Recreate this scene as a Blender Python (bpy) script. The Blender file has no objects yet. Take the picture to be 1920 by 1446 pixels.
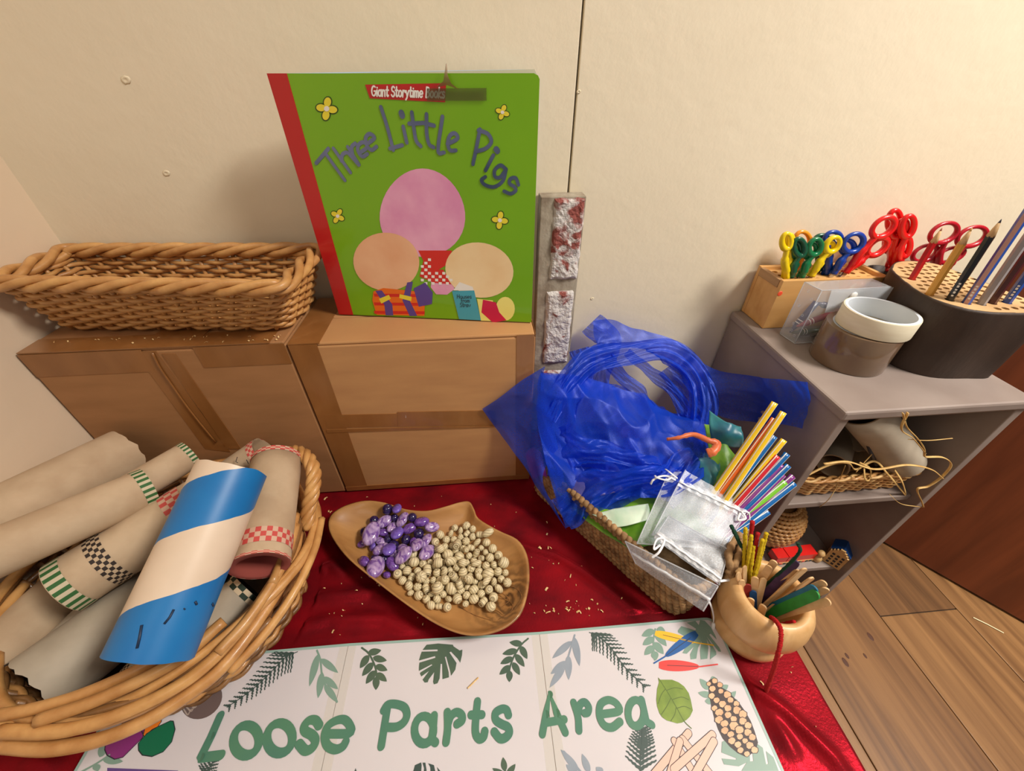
import bpy, bmesh, math, random
import numpy as np
from mathutils import Vector, Matrix
from mathutils.geometry import tessellate_polygon
from mathutils import noise as mnoise

scene = bpy.context.scene
COL = scene.collection
R = math.radians
random.seed(7)

# ------------------------------------------------------------------ camera
# world: X right along the back wall, Y towards it, Z up; Z = 0 is the top of the low table
F_PX, CX, CY = 740.0, 960.0, 723.0
CAM = Vector((0.0, 0.0, 0.5))
PITCH, YAW = R(38.0), R(4.9)
cam_data = bpy.data.cameras.new('camera')
cam_data.sensor_width = 36.0
cam_data.lens = F_PX / 1920.0 * 36.0
cam_data.clip_start = 0.01
cam = bpy.data.objects.new('camera', cam_data)
cam.location = CAM
cam.rotation_euler = (math.pi / 2 - PITCH, 0, -YAW)
COL.objects.link(cam)
scene.camera = cam

# ------------------------------------------------------------------ light and exposure
world = bpy.data.worlds.new('world'); scene.world = world
world.use_nodes = True
bg = world.node_tree.nodes['Background']
bg.inputs[0].default_value = (1.0, 0.95, 0.88, 1)
bg.inputs[1].default_value = 0.21

def area(name, loc, target, sx, sy, power, col):
    d = bpy.data.lights.new(name, 'AREA')
    d.shape = 'RECTANGLE'; d.size = sx; d.size_y = sy; d.energy = power; d.color = col
    o = bpy.data.objects.new(name, d); o.location = loc
    o.rotation_euler = (Vector(target) - Vector(loc)).to_track_quat('-Z', 'Y').to_euler()
    COL.objects.link(o); return o
area('unseen_overhead_light', (1.12, -0.15, 1.55), (1.12, -0.15, 0), 0.40, 0.40, 42, (1.0, 0.94, 0.85))
area('unseen_overhead_light', (-0.3, -1.0, 1.90), (-0.3, -1.0, 0), 0.6, 0.6, 4, (1.0, 0.94, 0.86))  # weak fill added behind left for general brightness, no fixture there
vs = scene.view_settings
vs.view_transform = 'Standard'; vs.look = 'None'; vs.exposure = 0.12; vs.gamma = 1.0
vs.use_curve_mapping = False

# ------------------------------------------------------------------ sight-line helpers (where a photo point meets a real plane)
_fw = Vector((math.sin(YAW) * math.cos(PITCH), math.cos(YAW) * math.cos(PITCH), -math.sin(PITCH)))
_rt = Vector((math.cos(YAW), -math.sin(YAW), 0)); _up = _rt.cross(_fw)
def ray(x, y): return _fw + _rt * ((x - CX) / F_PX) - _up * ((y - CY) / F_PX)
def PZ(x, y, z): d = ray(x, y); return CAM + d * ((z - CAM.z) / d.z)
def PY(x, y, Y): d = ray(x, y); return CAM + d * ((Y - CAM.y) / d.y)
def PX(x, y, X): d = ray(x, y); return CAM + d * ((X - CAM.x) / d.x)
def PD(x, y, dep): return CAM + ray(x, y) * dep
def PP(x, y, p0, n): d = ray(x, y); return CAM + d * ((p0 - CAM).dot(n) / d.dot(n))

# ------------------------------------------------------------------ materials
def lin(c): return c / 12.92 if c <= 0.04045 else ((c + 0.055) / 1.055) ** 2.4
def S(r, g, b): return (lin(r / 255), lin(g / 255), lin(b / 255), 1.0)
MATS = {}
def pm(name, c1, c2=None, rough=0.6, scale=(20, 20, 20), detail=4.0, lo=0.35, hi=0.65, bump=0.0, bscale=None,
       metal=0.0, spec=0.5, sheen=0.0, sheen_tint=None, coat=0.0, trans=0.0, alpha=1.0, subs=0.0, warp=0.0, bdist=0.001):
    """Principled material: two colours mixed by stretched noise, a fine noise bump."""
    if name in MATS: return MATS[name]
    m = bpy.data.materials.new(name); m.use_nodes = True
    nt = m.node_tree; b = nt.nodes['Principled BSDF']; L = nt.links
    b.inputs['Base Color'].default_value = c1
    b.inputs['Roughness'].default_value = rough
    b.inputs['Metallic'].default_value = metal
    b.inputs['Specular IOR Level'].default_value = spec
    b.inputs['Sheen Weight'].default_value = sheen
    if sheen_tint: b.inputs['Sheen Tint'].default_value = sheen_tint
    b.inputs['Coat Weight'].default_value = coat
    b.inputs['Transmission Weight'].default_value = trans
    b.inputs['Alpha'].default_value = alpha
    tc = nt.nodes.new('ShaderNodeTexCoord')
    mp = nt.nodes.new('ShaderNodeMapping'); mp.inputs['Scale'].default_value = scale
    L.new(tc.outputs['Object'], mp.inputs['Vector'])
    if c2:
        n = nt.nodes.new('ShaderNodeTexNoise'); n.inputs['Scale'].default_value = 1.0
        n.inputs['Detail'].default_value = detail; n.inputs['Distortion'].default_value = warp
        L.new(mp.outputs[0], n.inputs['Vector'])
        mr = nt.nodes.new('ShaderNodeMapRange'); mr.inputs['From Min'].default_value = lo; mr.inputs['From Max'].default_value = hi
        L.new(n.outputs['Fac'], mr.inputs['Value'])
        mx = nt.nodes.new('ShaderNodeMix'); mx.data_type = 'RGBA'
        mx.inputs[6].default_value = c1; mx.inputs[7].default_value = c2
        L.new(mr.outputs[0], mx.inputs[0]); L.new(mx.outputs[2], b.inputs['Base Color'])
    if bump:
        n2 = nt.nodes.new('ShaderNodeTexNoise'); n2.inputs['Detail'].default_value = 5
        n2.inputs['Scale'].default_value = 1.0
        mp2 = nt.nodes.new('ShaderNodeMapping'); mp2.inputs['Scale'].default_value = bscale or scale
        L.new(tc.outputs['Object'], mp2.inputs['Vector']); L.new(mp2.outputs[0], n2.inputs['Vector'])
        bp = nt.nodes.new('ShaderNodeBump'); bp.inputs['Strength'].default_value = bump; bp.inputs['Distance'].default_value = bdist
        L.new(n2.outputs['Fac'], bp.inputs['Height']); L.new(bp.outputs[0], b.inputs['Normal'])
    MATS[name] = m
    return m

def gauze(name, col, opacity, scale=900, rough=0.6, glint=0.0, edge=0.5):
    """See-through woven cloth: a mix of clear and diffuse/translucent, with fine weave variation."""
    m = bpy.data.materials.new(name); m.use_nodes = True
    nt = m.node_tree; L = nt.links; nt.nodes.clear()
    out = nt.nodes.new('ShaderNodeOutputMaterial')
    df = nt.nodes.new('ShaderNodeBsdfDiffuse'); df.inputs[0].default_value = col
    tl = nt.nodes.new('ShaderNodeBsdfTranslucent'); tl.inputs[0].default_value = col
    gl = nt.nodes.new('ShaderNodeBsdfGlossy'); gl.inputs[0].default_value = tuple(min(1, 0.35 + c) for c in col[:3]) + (1,); gl.inputs['Roughness'].default_value = 0.42
    tr = nt.nodes.new('ShaderNodeBsdfTransparent')
    tr.inputs[0].default_value = tuple(0.55 + 0.45 * c / max(col[:3]) for c in col[:3]) + (1,)
    m1 = nt.nodes.new('ShaderNodeMixShader'); m1.inputs[0].default_value = 0.4
    L.new(df.outputs[0], m1.inputs[1]); L.new(tl.outputs[0], m1.inputs[2])
    m2 = nt.nodes.new('ShaderNodeMixShader'); m2.inputs[0].default_value = 0.07 + glint
    L.new(m1.outputs[0], m2.inputs[1]); L.new(gl.outputs[0], m2.inputs[2])
    lw = nt.nodes.new('ShaderNodeLayerWeight'); lw.inputs['Blend'].default_value = 0.35
    tc = nt.nodes.new('ShaderNodeTexCoord'); nz = nt.nodes.new('ShaderNodeTexNoise')
    nz.inputs['Scale'].default_value = scale; nz.inputs['Detail'].default_value = 2
    L.new(tc.outputs['Object'], nz.inputs['Vector'])
    ma = nt.nodes.new('ShaderNodeMath'); ma.operation = 'MULTIPLY_ADD'; ma.inputs[1].default_value = edge
    L.new(lw.outputs['Facing'], ma.inputs[0])
    mb = nt.nodes.new('ShaderNodeMath'); mb.operation = 'MULTIPLY_ADD'; mb.inputs[1].default_value = 0.35; mb.inputs[2].default_value = opacity - 0.175
    L.new(nz.outputs['Fac'], mb.inputs[0]); L.new(mb.outputs[0], ma.inputs[2]); ma.use_clamp = True
    m3 = nt.nodes.new('ShaderNodeMixShader')
    L.new(ma.outputs[0], m3.inputs[0]); L.new(tr.outputs[0], m3.inputs[1]); L.new(m2.outputs[0], m3.inputs[2])
    L.new(m3.outputs[0], out.inputs[0])
    MATS[name] = m
    return m

def flat(name, col, rough=0.5, **k): return pm(name, col, rough=rough, **k)

# ------------------------------------------------------------------ mesh builder
def frames(pts, closed=False):
    n = len(pts); T = []
    for i in range(n):
        a = pts[(i - 1) % n] if (closed or i > 0) else pts[i]
        b = pts[(i + 1) % n] if (closed or i < n - 1) else pts[i]
        t = (b - a); T.append(t.normalized() if t.length > 1e-9 else Vector((0, 0, 1)))
    up = Vector((0, 0, 1)) if abs(T[0].z) < 0.9 else Vector((1, 0, 0))
    N = [(up - T[0] * up.dot(T[0])).normalized()]
    for i in range(1, n):
        v = N[-1] - T[i] * N[-1].dot(T[i])
        N.append(v.normalized() if v.length > 1e-9 else N[-1])
    return T, N, [T[i].cross(N[i]) for i in range(n)]

class MB:
    def __init__(s): s.v = []; s.f = []; s.m = []
    def add(s, vs_, fs, m=0):
        o = len(s.v); s.v.extend(Vector(p) for p in vs_)
        for f in fs: s.f.append(tuple(o + i for i in f)); s.m.append(m)
        return s
    def obox(s, c, a, b, d, m=0):
        c, a, b, d = Vector(c), Vector(a), Vector(b), Vector(d)
        vs_ = [c + a * i + b * j + d * k for k in (-1, 1) for j in (-1, 1) for i in (-1, 1)]
        return s.add(vs_, [(0, 2, 3, 1), (4, 5, 7, 6), (0, 1, 5, 4), (2, 6, 7, 3), (0, 4, 6, 2), (1, 3, 7, 5)], m)
    def box(s, x0, x1, y0, y1, z0, z1, m=0):
        return s.obox(((x0 + x1) / 2, (y0 + y1) / 2, (z0 + z1) / 2), ((x1 - x0) / 2, 0, 0), (0, (y1 - y0) / 2, 0), (0, 0, (z1 - z0) / 2), m)
    def tube(s, pts, r, n=8, closed=False, caps=True, m=0, flatten=1.0):
        pts = [Vector(p) for p in pts]; T, N, B = frames(pts, closed)
        o = len(s.v)
        for i, p in enumerate(pts):
            rr = r[i] if isinstance(r, (list, tuple)) else r
            for k in range(n):
                a = 2 * math.pi * k / n
                s.v.append(p + N[i] * (math.cos(a) * rr * flatten) + B[i] * (math.sin(a) * rr))
        cnt = len(pts)
        for i in range(cnt if closed else cnt - 1):
            j = (i + 1) % cnt
            for k in range(n):
                l = (k + 1) % n
                s.f.append((o + i * n + k, o + i * n + l, o + j * n + l, o + j * n + k)); s.m.append(m)
        if caps and not closed:
            s.f.append(tuple(o + k for k in reversed(range(n)))); s.m.append(m)
            s.f.append(tuple(o + (cnt - 1) * n + k for k in range(n))); s.m.append(m)
        return s
    def lathe(s, prof, n=24, M=None, m=0, wob=None):
        """prof: (r, z) pairs turned about Z, then moved by M."""
        M = M or Matrix.Identity(4); o = len(s.v)
        for i, (r, z) in enumerate(prof):
            for k in range(n):
                a = 2 * math.pi * k / n; q = r * (wob(a, z) if wob else 1)
                s.v.append(M @ Vector((q * math.cos(a), q * math.sin(a), z)))
        for i in range(len(prof) - 1):
            for k in range(n):
                l = (k + 1) % n
                s.f.append((o + i * n + k, o + i * n + l, o + (i + 1) * n + l, o + (i + 1) * n + k)); s.m.append(m)
        if prof[0][0] > 1e-6: s.f.append(tuple(o + k for k in reversed(range(n)))); s.m.append(m)
        if prof[-1][0] > 1e-6: s.f.append(tuple(o + (len(prof) - 1) * n + k for k in range(n))); s.m.append(m)
        return s
    def fill(s, pts, m=0):
        pts = [Vector(p) for p in pts]
        return s.add(pts, [tuple(t) for t in tessellate_polygon([pts])], m)
    def slab(s, pts, off, m=0):
        """a flat outline with thickness: pts one face, pts + off the other."""
        pts = [Vector(p) for p in pts]; off = Vector(off); n = len(pts)
        tri = [tuple(t) for t in tessellate_polygon([pts])]
        o = len(s.v); s.v.extend(pts); s.v.extend(p + off for p in pts)
        for t in tri:
            s.f.append((o + t[0], o + t[1], o + t[2])); s.m.append(m)
            s.f.append((o + n + t[0], o + n + t[2], o + n + t[1])); s.m.append(m)
        for i in range(n):
            j = (i + 1) % n
            s.f.append((o + i, o + j, o + n + j, o + n + i)); s.m.append(m)
        return s
    def ribbon(s, pts, w, nrm, m=0, w2=None, caps=True):
        """a flat brush stroke of width w with round ends, lying on a plane with normal nrm."""
        nrm = Vector(nrm).normalized(); pts = [Vector(p) + nrm * (i * 4e-6) for i, p in enumerate(pts)]; n = len(pts); Lp, Rp = [], []   # each step a hair higher so strokes that cross never share a plane
        for i in range(n):
            t = (pts[min(i + 1, n - 1)] - pts[max(i - 1, 0)]).normalized(); sd = nrm.cross(t)
            ww = (w if w2 is None else w + (w2 - w) * i / max(1, n - 1)) / 2
            Lp.append(pts[i] + sd * ww); Rp.append(pts[i] - sd * ww)
        o = len(s.v); s.v.extend(Lp); s.v.extend(Rp)
        for i in range(n - 1): s.f.append((o + n + i, o + n + i + 1, o + i + 1, o + i)); s.m.append(m)
        if caps:
            for e, d in ((0, -1), (n - 1, 1)):
                t = (pts[1] - pts[0]).normalized() if e == 0 else (pts[-1] - pts[-2]).normalized()
                sd = nrm.cross(t); ww = (w if (w2 is None or e == 0) else w2) / 2
                arc = [pts[e] + sd * (ww * math.cos(a)) + t * (d * ww * math.sin(a)) for a in [math.pi * k / 8 for k in range(9)]]
                s.add(arc, [tuple(range(9)) if d > 0 else tuple(reversed(range(9)))], m)
        return s
    def sheet(s, grid, m=0):
        """grid of points as one open sheet."""
        h, w = len(grid), len(grid[0]); o = len(s.v)
        for row in grid: s.v.extend(Vector(p) for p in row)
        for i in range(h - 1):
            for j in range(w - 1):
                s.f.append((o + i * w + j, o + i * w + j + 1, o + (i + 1) * w + j + 1, o + (i + 1) * w + j)); s.m.append(m)
        return s
    def build(s, name, mats, parent=None, smooth=False, bevel=0.0, solid=0.0, sub=0, fix=False):
        me = bpy.data.meshes.new(name)
        off = parent_loc(parent)
        me.from_pydata([tuple(p - off) for p in s.v], [], s.f)
        mats = mats if isinstance(mats, (list, tuple)) else [mats]
        for x in mats: me.materials.append(x)
        if len(mats) > 1: me.polygons.foreach_set('material_index', s.m)
        if fix:
            bm = bmesh.new(); bm.from_mesh(me); bmesh.ops.recalc_face_normals(bm, faces=bm.faces); bm.to_mesh(me); bm.free()
        if smooth: me.polygons.foreach_set('use_smooth', [True] * len(me.polygons))
        me.update()
        o = bpy.data.objects.new(name, me); COL.objects.link(o)
        if parent is not None: o.parent = parent
        if solid:
            q = o.modifiers.new('solid', 'SOLIDIFY'); q.thickness = solid; q.offset = 0
        if bevel:
            q = o.modifiers.new('bevel', 'BEVEL'); q.width = bevel; q.segments = 2; q.limit_method = 'ANGLE'; q.angle_limit = R(35)
        if sub:
            q = o.modifiers.new('sub', 'SUBSURF'); q.levels = sub; q.render_levels = sub
        return o

def parent_loc(p):
    v = Vector((0, 0, 0))
    while p is not None: v = v + Vector(p.location); p = p.parent
    return v
def tag(o, label=None, cat=None, group=None, kind=None):
    if label: o['label'] = label
    if cat: o['category'] = cat
    if group: o['group'] = group
    if kind: o['kind'] = kind
    return o
def thing(name, label, cat, loc, group=None):
    o = bpy.data.objects.new(name, None); COL.objects.link(o); o.location = Vector(loc)
    o.empty_display_size = 0.01
    return tag(o, label, cat, group)

def lerp(a, b, t): return a + (b - a) * t
def crom(pts, n, closed=False):
    """smooth curve through points (Catmull-Rom), n steps per span."""
    pts = [Vector(p) for p in pts]; m = len(pts); out = []
    for i in range(m if closed else m - 1):
        if closed: p0, p1, p2, p3 = (pts[(i + k - 1) % m] for k in range(4))
        else:
            p1, p2 = pts[i], pts[i + 1]
            p0 = pts[i - 1] if i > 0 else p1 * 2 - p2
            p3 = pts[i + 2] if i + 2 < m else p2 * 2 - p1
        for k in range(n):
            t = k / n
            out.append(0.5 * ((2 * p1) + (p2 - p0) * t + (2 * p0 - 5 * p1 + 4 * p2 - p3) * t * t + (3 * p1 - p0 - 3 * p2 + p3) * t ** 3))
    if not closed: out.append(pts[-1])
    return out
def patch(ctrl, nu, nv):
    """smooth sheet through a grid of control points."""
    rows = [crom(r, nu) for r in ctrl]
    cols = [crom([r[j] for r in rows], nv) for j in range(len(rows[0]))]
    return [[cols[j][i] for j in range(len(cols))] for i in range(len(cols[0]))]
def axis_matrix(p, d, roll=0.0):
    """matrix whose Z runs along d from p."""
    q = Vector(d).normalized().to_track_quat('Z', 'Y')
    return Matrix.Translation(Vector(p)) @ q.to_matrix().to_4x4() @ Matrix.Rotation(roll, 4, 'Z')

# ================================================================== the setting
FZ = -0.36          # floor below the table top
WY = 0.525          # back wall
WX = -0.50          # left wall
SEAM = 0.115        # joint between the two wall boards
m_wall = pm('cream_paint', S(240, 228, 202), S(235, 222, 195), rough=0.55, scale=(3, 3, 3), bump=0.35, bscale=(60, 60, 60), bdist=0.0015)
m_dent = pm('wall_filler', S(232, 218, 188), rough=0.7)
m_dark = pm('dark_gap', S(60, 50, 42), rough=0.9)

wb = tag(MB().box(-0.62, 1.6, WY + 0.012, WY + 0.08, FZ, 1.5).build('wall_back', m_dark), kind='structure')
MB().box(WX - 0.02, SEAM - 0.0012, WY, WY + 0.012, FZ, 1.5).build('panel', m_wall, wb, bevel=0.0008)
MB().box(SEAM + 0.0012, 1.6, WY, WY + 0.012, FZ, 1.5).build('panel', m_wall, wb, bevel=0.0008)
m_wall2 = pm('shaded_cream_paint', S(226, 206, 180), S(220, 199, 172), rough=0.55, scale=(3, 3, 3), bump=0.3, bscale=(60, 60, 60), bdist=0.0015)  # darker than the back wall: the left side's shade is put into the colour
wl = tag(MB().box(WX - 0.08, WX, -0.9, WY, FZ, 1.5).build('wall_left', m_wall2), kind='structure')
for (px, py, r) in ((236, 150, .0042), (312, 325, .0036), (1085, 172, .0022), (1110, 560, .0022)):   # filled screw holes
    p = PY(px, py, WY)
    MB().lathe([(r, 0), (r * .8, .0007), (r * .5, .0009), (r * .3, .0004), (0.0, .0004)], 12, axis_matrix(p, (0, -1, 0)),
               wob=lambda a, z: 1 + .18 * math.sin(2 * a + 1) + .1 * math.sin(5 * a)).build('screw_mark', m_dent, wb, smooth=True)

# oak floor, board by board
def oak(name, a, b, seed):
    return pm(name, a, b, rough=0.42, scale=(46, 2.0, 8), detail=9, lo=.34, hi=.66, bump=0.15, bscale=(160, 9, 30), warp=.6)
oaks = [oak('oak_floor_a', S(150, 108, 66), S(102, 68, 40), 0), oak('oak_floor_b', S(130, 92, 56), S(88, 60, 36), 1), oak('oak_floor_c', S(158, 116, 72), S(112, 76, 44), 2)]
floor = tag(MB().box(-0.6, 1.7, -1.2, WY + .08, FZ - 0.06, FZ - 0.004).build('floor', m_dark), kind='structure')
xj = [0.05, 0.232, 0.414, 0.582, 0.772, 0.940, 1.12, 1.30, 1.48]
cuts = {0: [-1.2, -.35, .31, .6], 1: [-1.2, -.2, .6], 2: [-1.2, .02, .6], 3: [-1.2, -.62, .6], 4: [-1.2, -.55, .277, .6],
        5: [-1.2, -.1, .6], 6: [-1.2, .15, .6], 7: [-1.2, .6]}
for i in range(len(xj) - 1):
    ys = cuts[i]
    for k in range(len(ys) - 1):
        g = 0.0008
        mi = {(4, 2): 1, (4, 1): 2, (5, 1): 2, (3, 1): 0}.get((i, k), (i * 2 + k) % 3)
        MB().box(xj[i] + g, xj[i + 1] - g, ys[k] + g, ys[k + 1] - g, FZ - 0.004, FZ).build('plank', oaks[mi], floor, bevel=0.0012)
m_knot = pm('floor_knot', S(84, 48, 30), rough=.6)
for (px, py, r) in ((1632, 1194, .006), (1588, 1230, .004), (1585, 1242, .006), (1622, 1230, .0035)):
    MB().lathe([(r, 0), (r * .8, .0004), (0, .0005)], 10, Matrix.Translation(PZ(px, py, FZ)) @ Matrix.Diagonal((.7, 1.3, 1, 1))).build('knot', m_knot, floor)

# the wooden door standing open beside the shelf unit
m_door = pm('mahogany_door', S(150, 80, 48), S(92, 44, 26), rough=0.4, scale=(22, 22, 1.6), detail=7, lo=.25, hi=.75, bump=.1, bscale=(60, 60, 6), warp=.8)
dp, dd = Vector((0.833, 0.524, 0)), Vector((0.132, -0.177, 0)).normalized()
dn = Vector((dd.y, -dd.x, 0))
if dn.x < 0: dn = -dn
d1 = tag(thing('door_1', 'dark reddish brown wooden door standing open on the oak floor', 'door', (dp.x, dp.y, FZ)), kind='structure')
MB().obox(dp + dd * .38 + dn * .02 + Vector((0, 0, FZ + .96)), dd * .38, dn * .02, (0, 0, .955)).build('door_leaf', m_door, d1, bevel=.002)
m_steel = pm('satin_steel', S(170, 168, 162), rough=.3, metal=1)
MB().tube([dp + dd * .69 - dn * .0 + Vector((0, 0, .62)), dp + dd * .69 - dn * .045 + Vector((0, 0, .62)), dp + dd * .60 - dn * .05 + Vector((0, 0, .62))], .008, 10).build('door_handle', m_steel, d1, smooth=True)

# ------------------------------------------------------------------ low table under the velvet
TX0, TX1, TY0, TY1 = -0.495, 0.326, -0.16, 0.515
m_pine = pm('table_pine', S(170, 130, 84), S(140, 100, 62), rough=.5, scale=(3, 40, 20))
tb = thing('low_table', 'low wooden table under the red velvet cloth', 'table', ((TX0 + TX1) / 2, (TY0 + TY1) / 2, FZ))
MB().box(TX0, TX1, TY0, TY1, -.028, -.008).build('table_top', m_pine, tb, bevel=.002)
for x in (TX0 + .03, TX1 - .03):
    for y in (TY0 + .03, TY1 - .03):
        MB().box(x - .02, x + .02, y - .02, y + .02, FZ, -.028).build('leg', m_pine, tb, bevel=.002)

# velvet: soft folds that run towards the front right, a short drop past the table edge
m_velvet = pm('red_velvet', S(132, 3, 16), S(78, 0, 9), rough=.75, scale=(16, 26, 16), detail=5, lo=.3, hi=.7, spec=.15, sheen=.9, sheen_tint=(1.0, .07, .10, 1), bump=.25, bscale=(420, 420, 420))
m_velvet.node_tree.nodes['Principled BSDF'].inputs['Sheen Roughness'].default_value = .30
_nt = m_velvet.node_tree; _pb = _nt.nodes['Principled BSDF']; _gl = _nt.nodes.new('ShaderNodeBsdfGlossy')      # pile glints red where it leans
_gl.inputs[0].default_value = (.80, .015, .04, 1); _gl.inputs['Roughness'].default_value = .30
_mx = _nt.nodes.new('ShaderNodeMixShader'); _mx.inputs[0].default_value = .10
_nt.links.new(_pb.outputs[0], _mx.inputs[1]); _nt.links.new(_gl.outputs[0], _mx.inputs[2]); _nt.links.new(_mx.outputs[0], _nt.nodes['Material Output'].inputs[0])
for _l in _pb.inputs['Normal'].links: _nt.links.new(_l.from_socket, _gl.inputs['Normal'])
FOLDS = []
def fold(px, w, h):
    FOLDS.append(([PZ(x, y, 0) for x, y in px], w, h))
fold([(960, 1012), (995, 1028), (1040, 1042), (1089, 1071), (1150, 1115), (1225, 1172)], .0055, .0062)
fold([(1165, 1092), (1203, 1118), (1240, 1145), (1275, 1172)], .0040, .0045)
fold([(1366, 1240), (1396, 1280), (1470, 1335), (1560, 1420), (1600, 1470)], .006, .0075)
fold([(1440, 1330), (1500, 1430)], .007, .004)
fold([(520, 1150), (600, 1120), (700, 1110), (760, 1150)], .008, .005)
fold([(500, 1190), (620, 1160), (720, 1160), (790, 1190)], .007, .005)
fold([(560, 1080), (620, 1060), (650, 1080)], .006, .005)
fold([(40, 1420), (110, 1440)], .01, .005)
fold([(600, 960), (620, 1010), (640, 1060)], .007, .004)
fold([(900, 925), (980, 960), (1040, 1000)], .008, .004)
def velvet_z(x, y):
    if (x < .256 and y < .190 and x > -.395) or math.hypot(x + .349, y - .243) < .130: return -.0022      # pressed flat under the sign and the round basket
    z = -.0015 + .0012 * mnoise.noise(Vector((x * 14, y * 20, 3)))
    for pl, w, h in FOLDS:
        best, ends = 9, 1
        for i in range(len(pl) - 1):
            ax, ay, bx, by = pl[i].x, pl[i].y, pl[i + 1].x, pl[i + 1].y
            dx, dy = bx - ax, by - ay; t = ((x - ax) * dx + (y - ay) * dy) / (dx * dx + dy * dy); t = max(0, min(1, t))
            d = math.hypot(x - ax - t * dx, y - ay - t * dy)
            if d < best: best = d; ends = (i + t) / (len(pl) - 1)
        z += 1.35 * h * math.exp(-(best / w) ** 2) * math.sin(math.pi * min(1, max(.12, ends * .9 + .06)))
    return z
NX, NY = 320, 260
g = []
for j in range(NY + 1):
    row = []
    for i in range(NX + 1):
        x = lerp(TX0, TX1 + .003, i / NX); y = lerp(TY0 - .003, TY1, j / NY)
        row.append(Vector((x, y, velvet_z(x, y))))
    x0 = TX1 + .003; y = row[-1].y
    for k, z in enumerate((-.006, -.03, -.07, -.11)):      # the drop past the right edge
        row.append(Vector((x0 + .0015 - .004 * (k > 0) * (1 + math.sin(y * 40 + k)) * .5, y, z)))
    g.append(row)
front = [[Vector((p.x, TY0 - .0045 - .002 * math.sin(p.x * 50), z)) for p in g[0]] for z in (-.11, -.06, -.012)]
for rw in front:
    for k in range(1, 5): rw[-k] = Vector((TX1 + .004, rw[-k].y, rw[-k].z))
tag(MB().sheet(front + g).build('velvet_cloth', m_velvet, smooth=True),
    'crushed red velvet cloth with soft folds spread under everything on the low table', 'cloth')

# ================================================================== cardboard boxes
def card(name, a, b): return pm(name, a, b, rough=.75, scale=(14, 14, 60), detail=6, lo=.3, hi=.7, bump=.08, bscale=(200, 200, 40))
m_cardL = card('brown_cardboard', S(170, 122, 78), S(158, 112, 70))
m_cardR = card('tan_cardboard', S(192, 143, 92), S(180, 131, 84))
m_ptape = pm('parcel_tape', S(150, 100, 54), S(138, 90, 46), rough=.28, scale=(40, 40, 12), bump=.15, bscale=(90, 90, 20), coat=.3)
m_gap_shade = pm('gap_shade', S(120, 82, 50), rough=.85)
BY = 0.396
def carton(name, label, x0, x1, y0, y1, h, m):
    t = thing(name, label, 'box', ((x0 + x1) / 2, (y0 + y1) / 2, 0), 'cardboard boxes against the wall')
    # sides, and two top flaps meeting along a seam
    MB().box(x0, x1, y0, y1, 0.001, h - .004).build('body', m, t, bevel=.0022)
    ym = (y0 + y1) / 2
    MB().box(x0 + .001, x1 - .001, y0 + .0005, ym - .0006, h - .004, h).build('flap', m, t, bevel=.0015)
    MB().box(x0 + .001, x1 - .001, ym + .0006, y1 - .0005, h - .004, h).build('flap', m, t, bevel=.0015)
    return t
XL0, XJ, XR1 = -.4975, -.2195, .0615
hL, hR = .268, .2645
bl = carton('cardboard_box', 'darker brown cardboard box under the wicker tray basket', XL0, XJ - .001, BY, .515, hL, m_cardL)
br = carton('cardboard_box', 'lighter tan cardboard box under the green picture book', XJ + .001, XR1, BY, .515, hR, m_cardR)
e = .0006
def tape(t, *b): return MB().box(*b).build('tape', m_ptape, t)
def tapef(t, px, Y):      # strip on a front face given by its four corners
    pts = [PY(x, y, Y) for x, y in px]
    return MB().slab(pts, (0, .0009, 0)).build('tape', m_ptape, t, fix=True)
# left box: along the top edge, down the middle (two strips, one crinkled), over the lid
tape(bl, XL0 + .001, -.372, BY - e, BY, hL - .031, hL - .002)
tape(bl, -.318, XJ - .002, BY - e, BY, hL - .029, hL - .002)
tapef(bl, [(252, 661), (292, 659), (432, 848), (385, 842)], BY - .0005)
tapef(bl, [(303, 664), (328, 664), (452, 842), (425, 842)], BY - .0008)
tape(bl, XL0 + .002, -.236, BY - e, BY + .028, hL - .0005, hL + e)
tape(bl, -.372, -.316, BY + .02, .505, hL - .0005, hL + e * 1.6)
sm = [PY(x, y, BY - .0016) for x, y in ((286, 662), (300, 690), (322, 722), (345, 755), (372, 790), (405, 830))]
MB().tube(crom(sm, 4), .0011, 6).build('seam_ridge', m_ptape, bl, smooth=True)
# right box: down its left edge, across the middle, along the base and over the lid
tape(br, XJ + .0015, XJ + .033, BY - e, BY, .002, hR - .001)
tape(br, XJ + .0015, XJ + .036, BY - e, .512, hR - .0005, hR + e)
tapef(br, [(607, 779), (745, 776), (746, 800), (614, 803)], BY - .0007)
tapef(br, [(745, 773), (928, 770), (930, 797), (746, 800)], BY - .0009)
tapef(br, [(612, 806), (930, 798), (930, 801), (613, 812)], BY - .0011)
tape(br, XR1 - .022, XR1 - .001, BY - e, BY, .002, hR - .001)
tape(br, XJ + .001, XR1 - .002, BY - e * 1.7, BY, .003, .012)
tape(br, XR1, XR1 + e, BY + .002, BY + .05, .01, hR - .002)
MB().box(XJ - .0009, XJ + .0009, BY + .004, .5, 0.002, hL - .006).build('shadow_gap', m_gap_shade, br)  # solid brown strip, its colour stands in for the shade between the boxes

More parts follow.
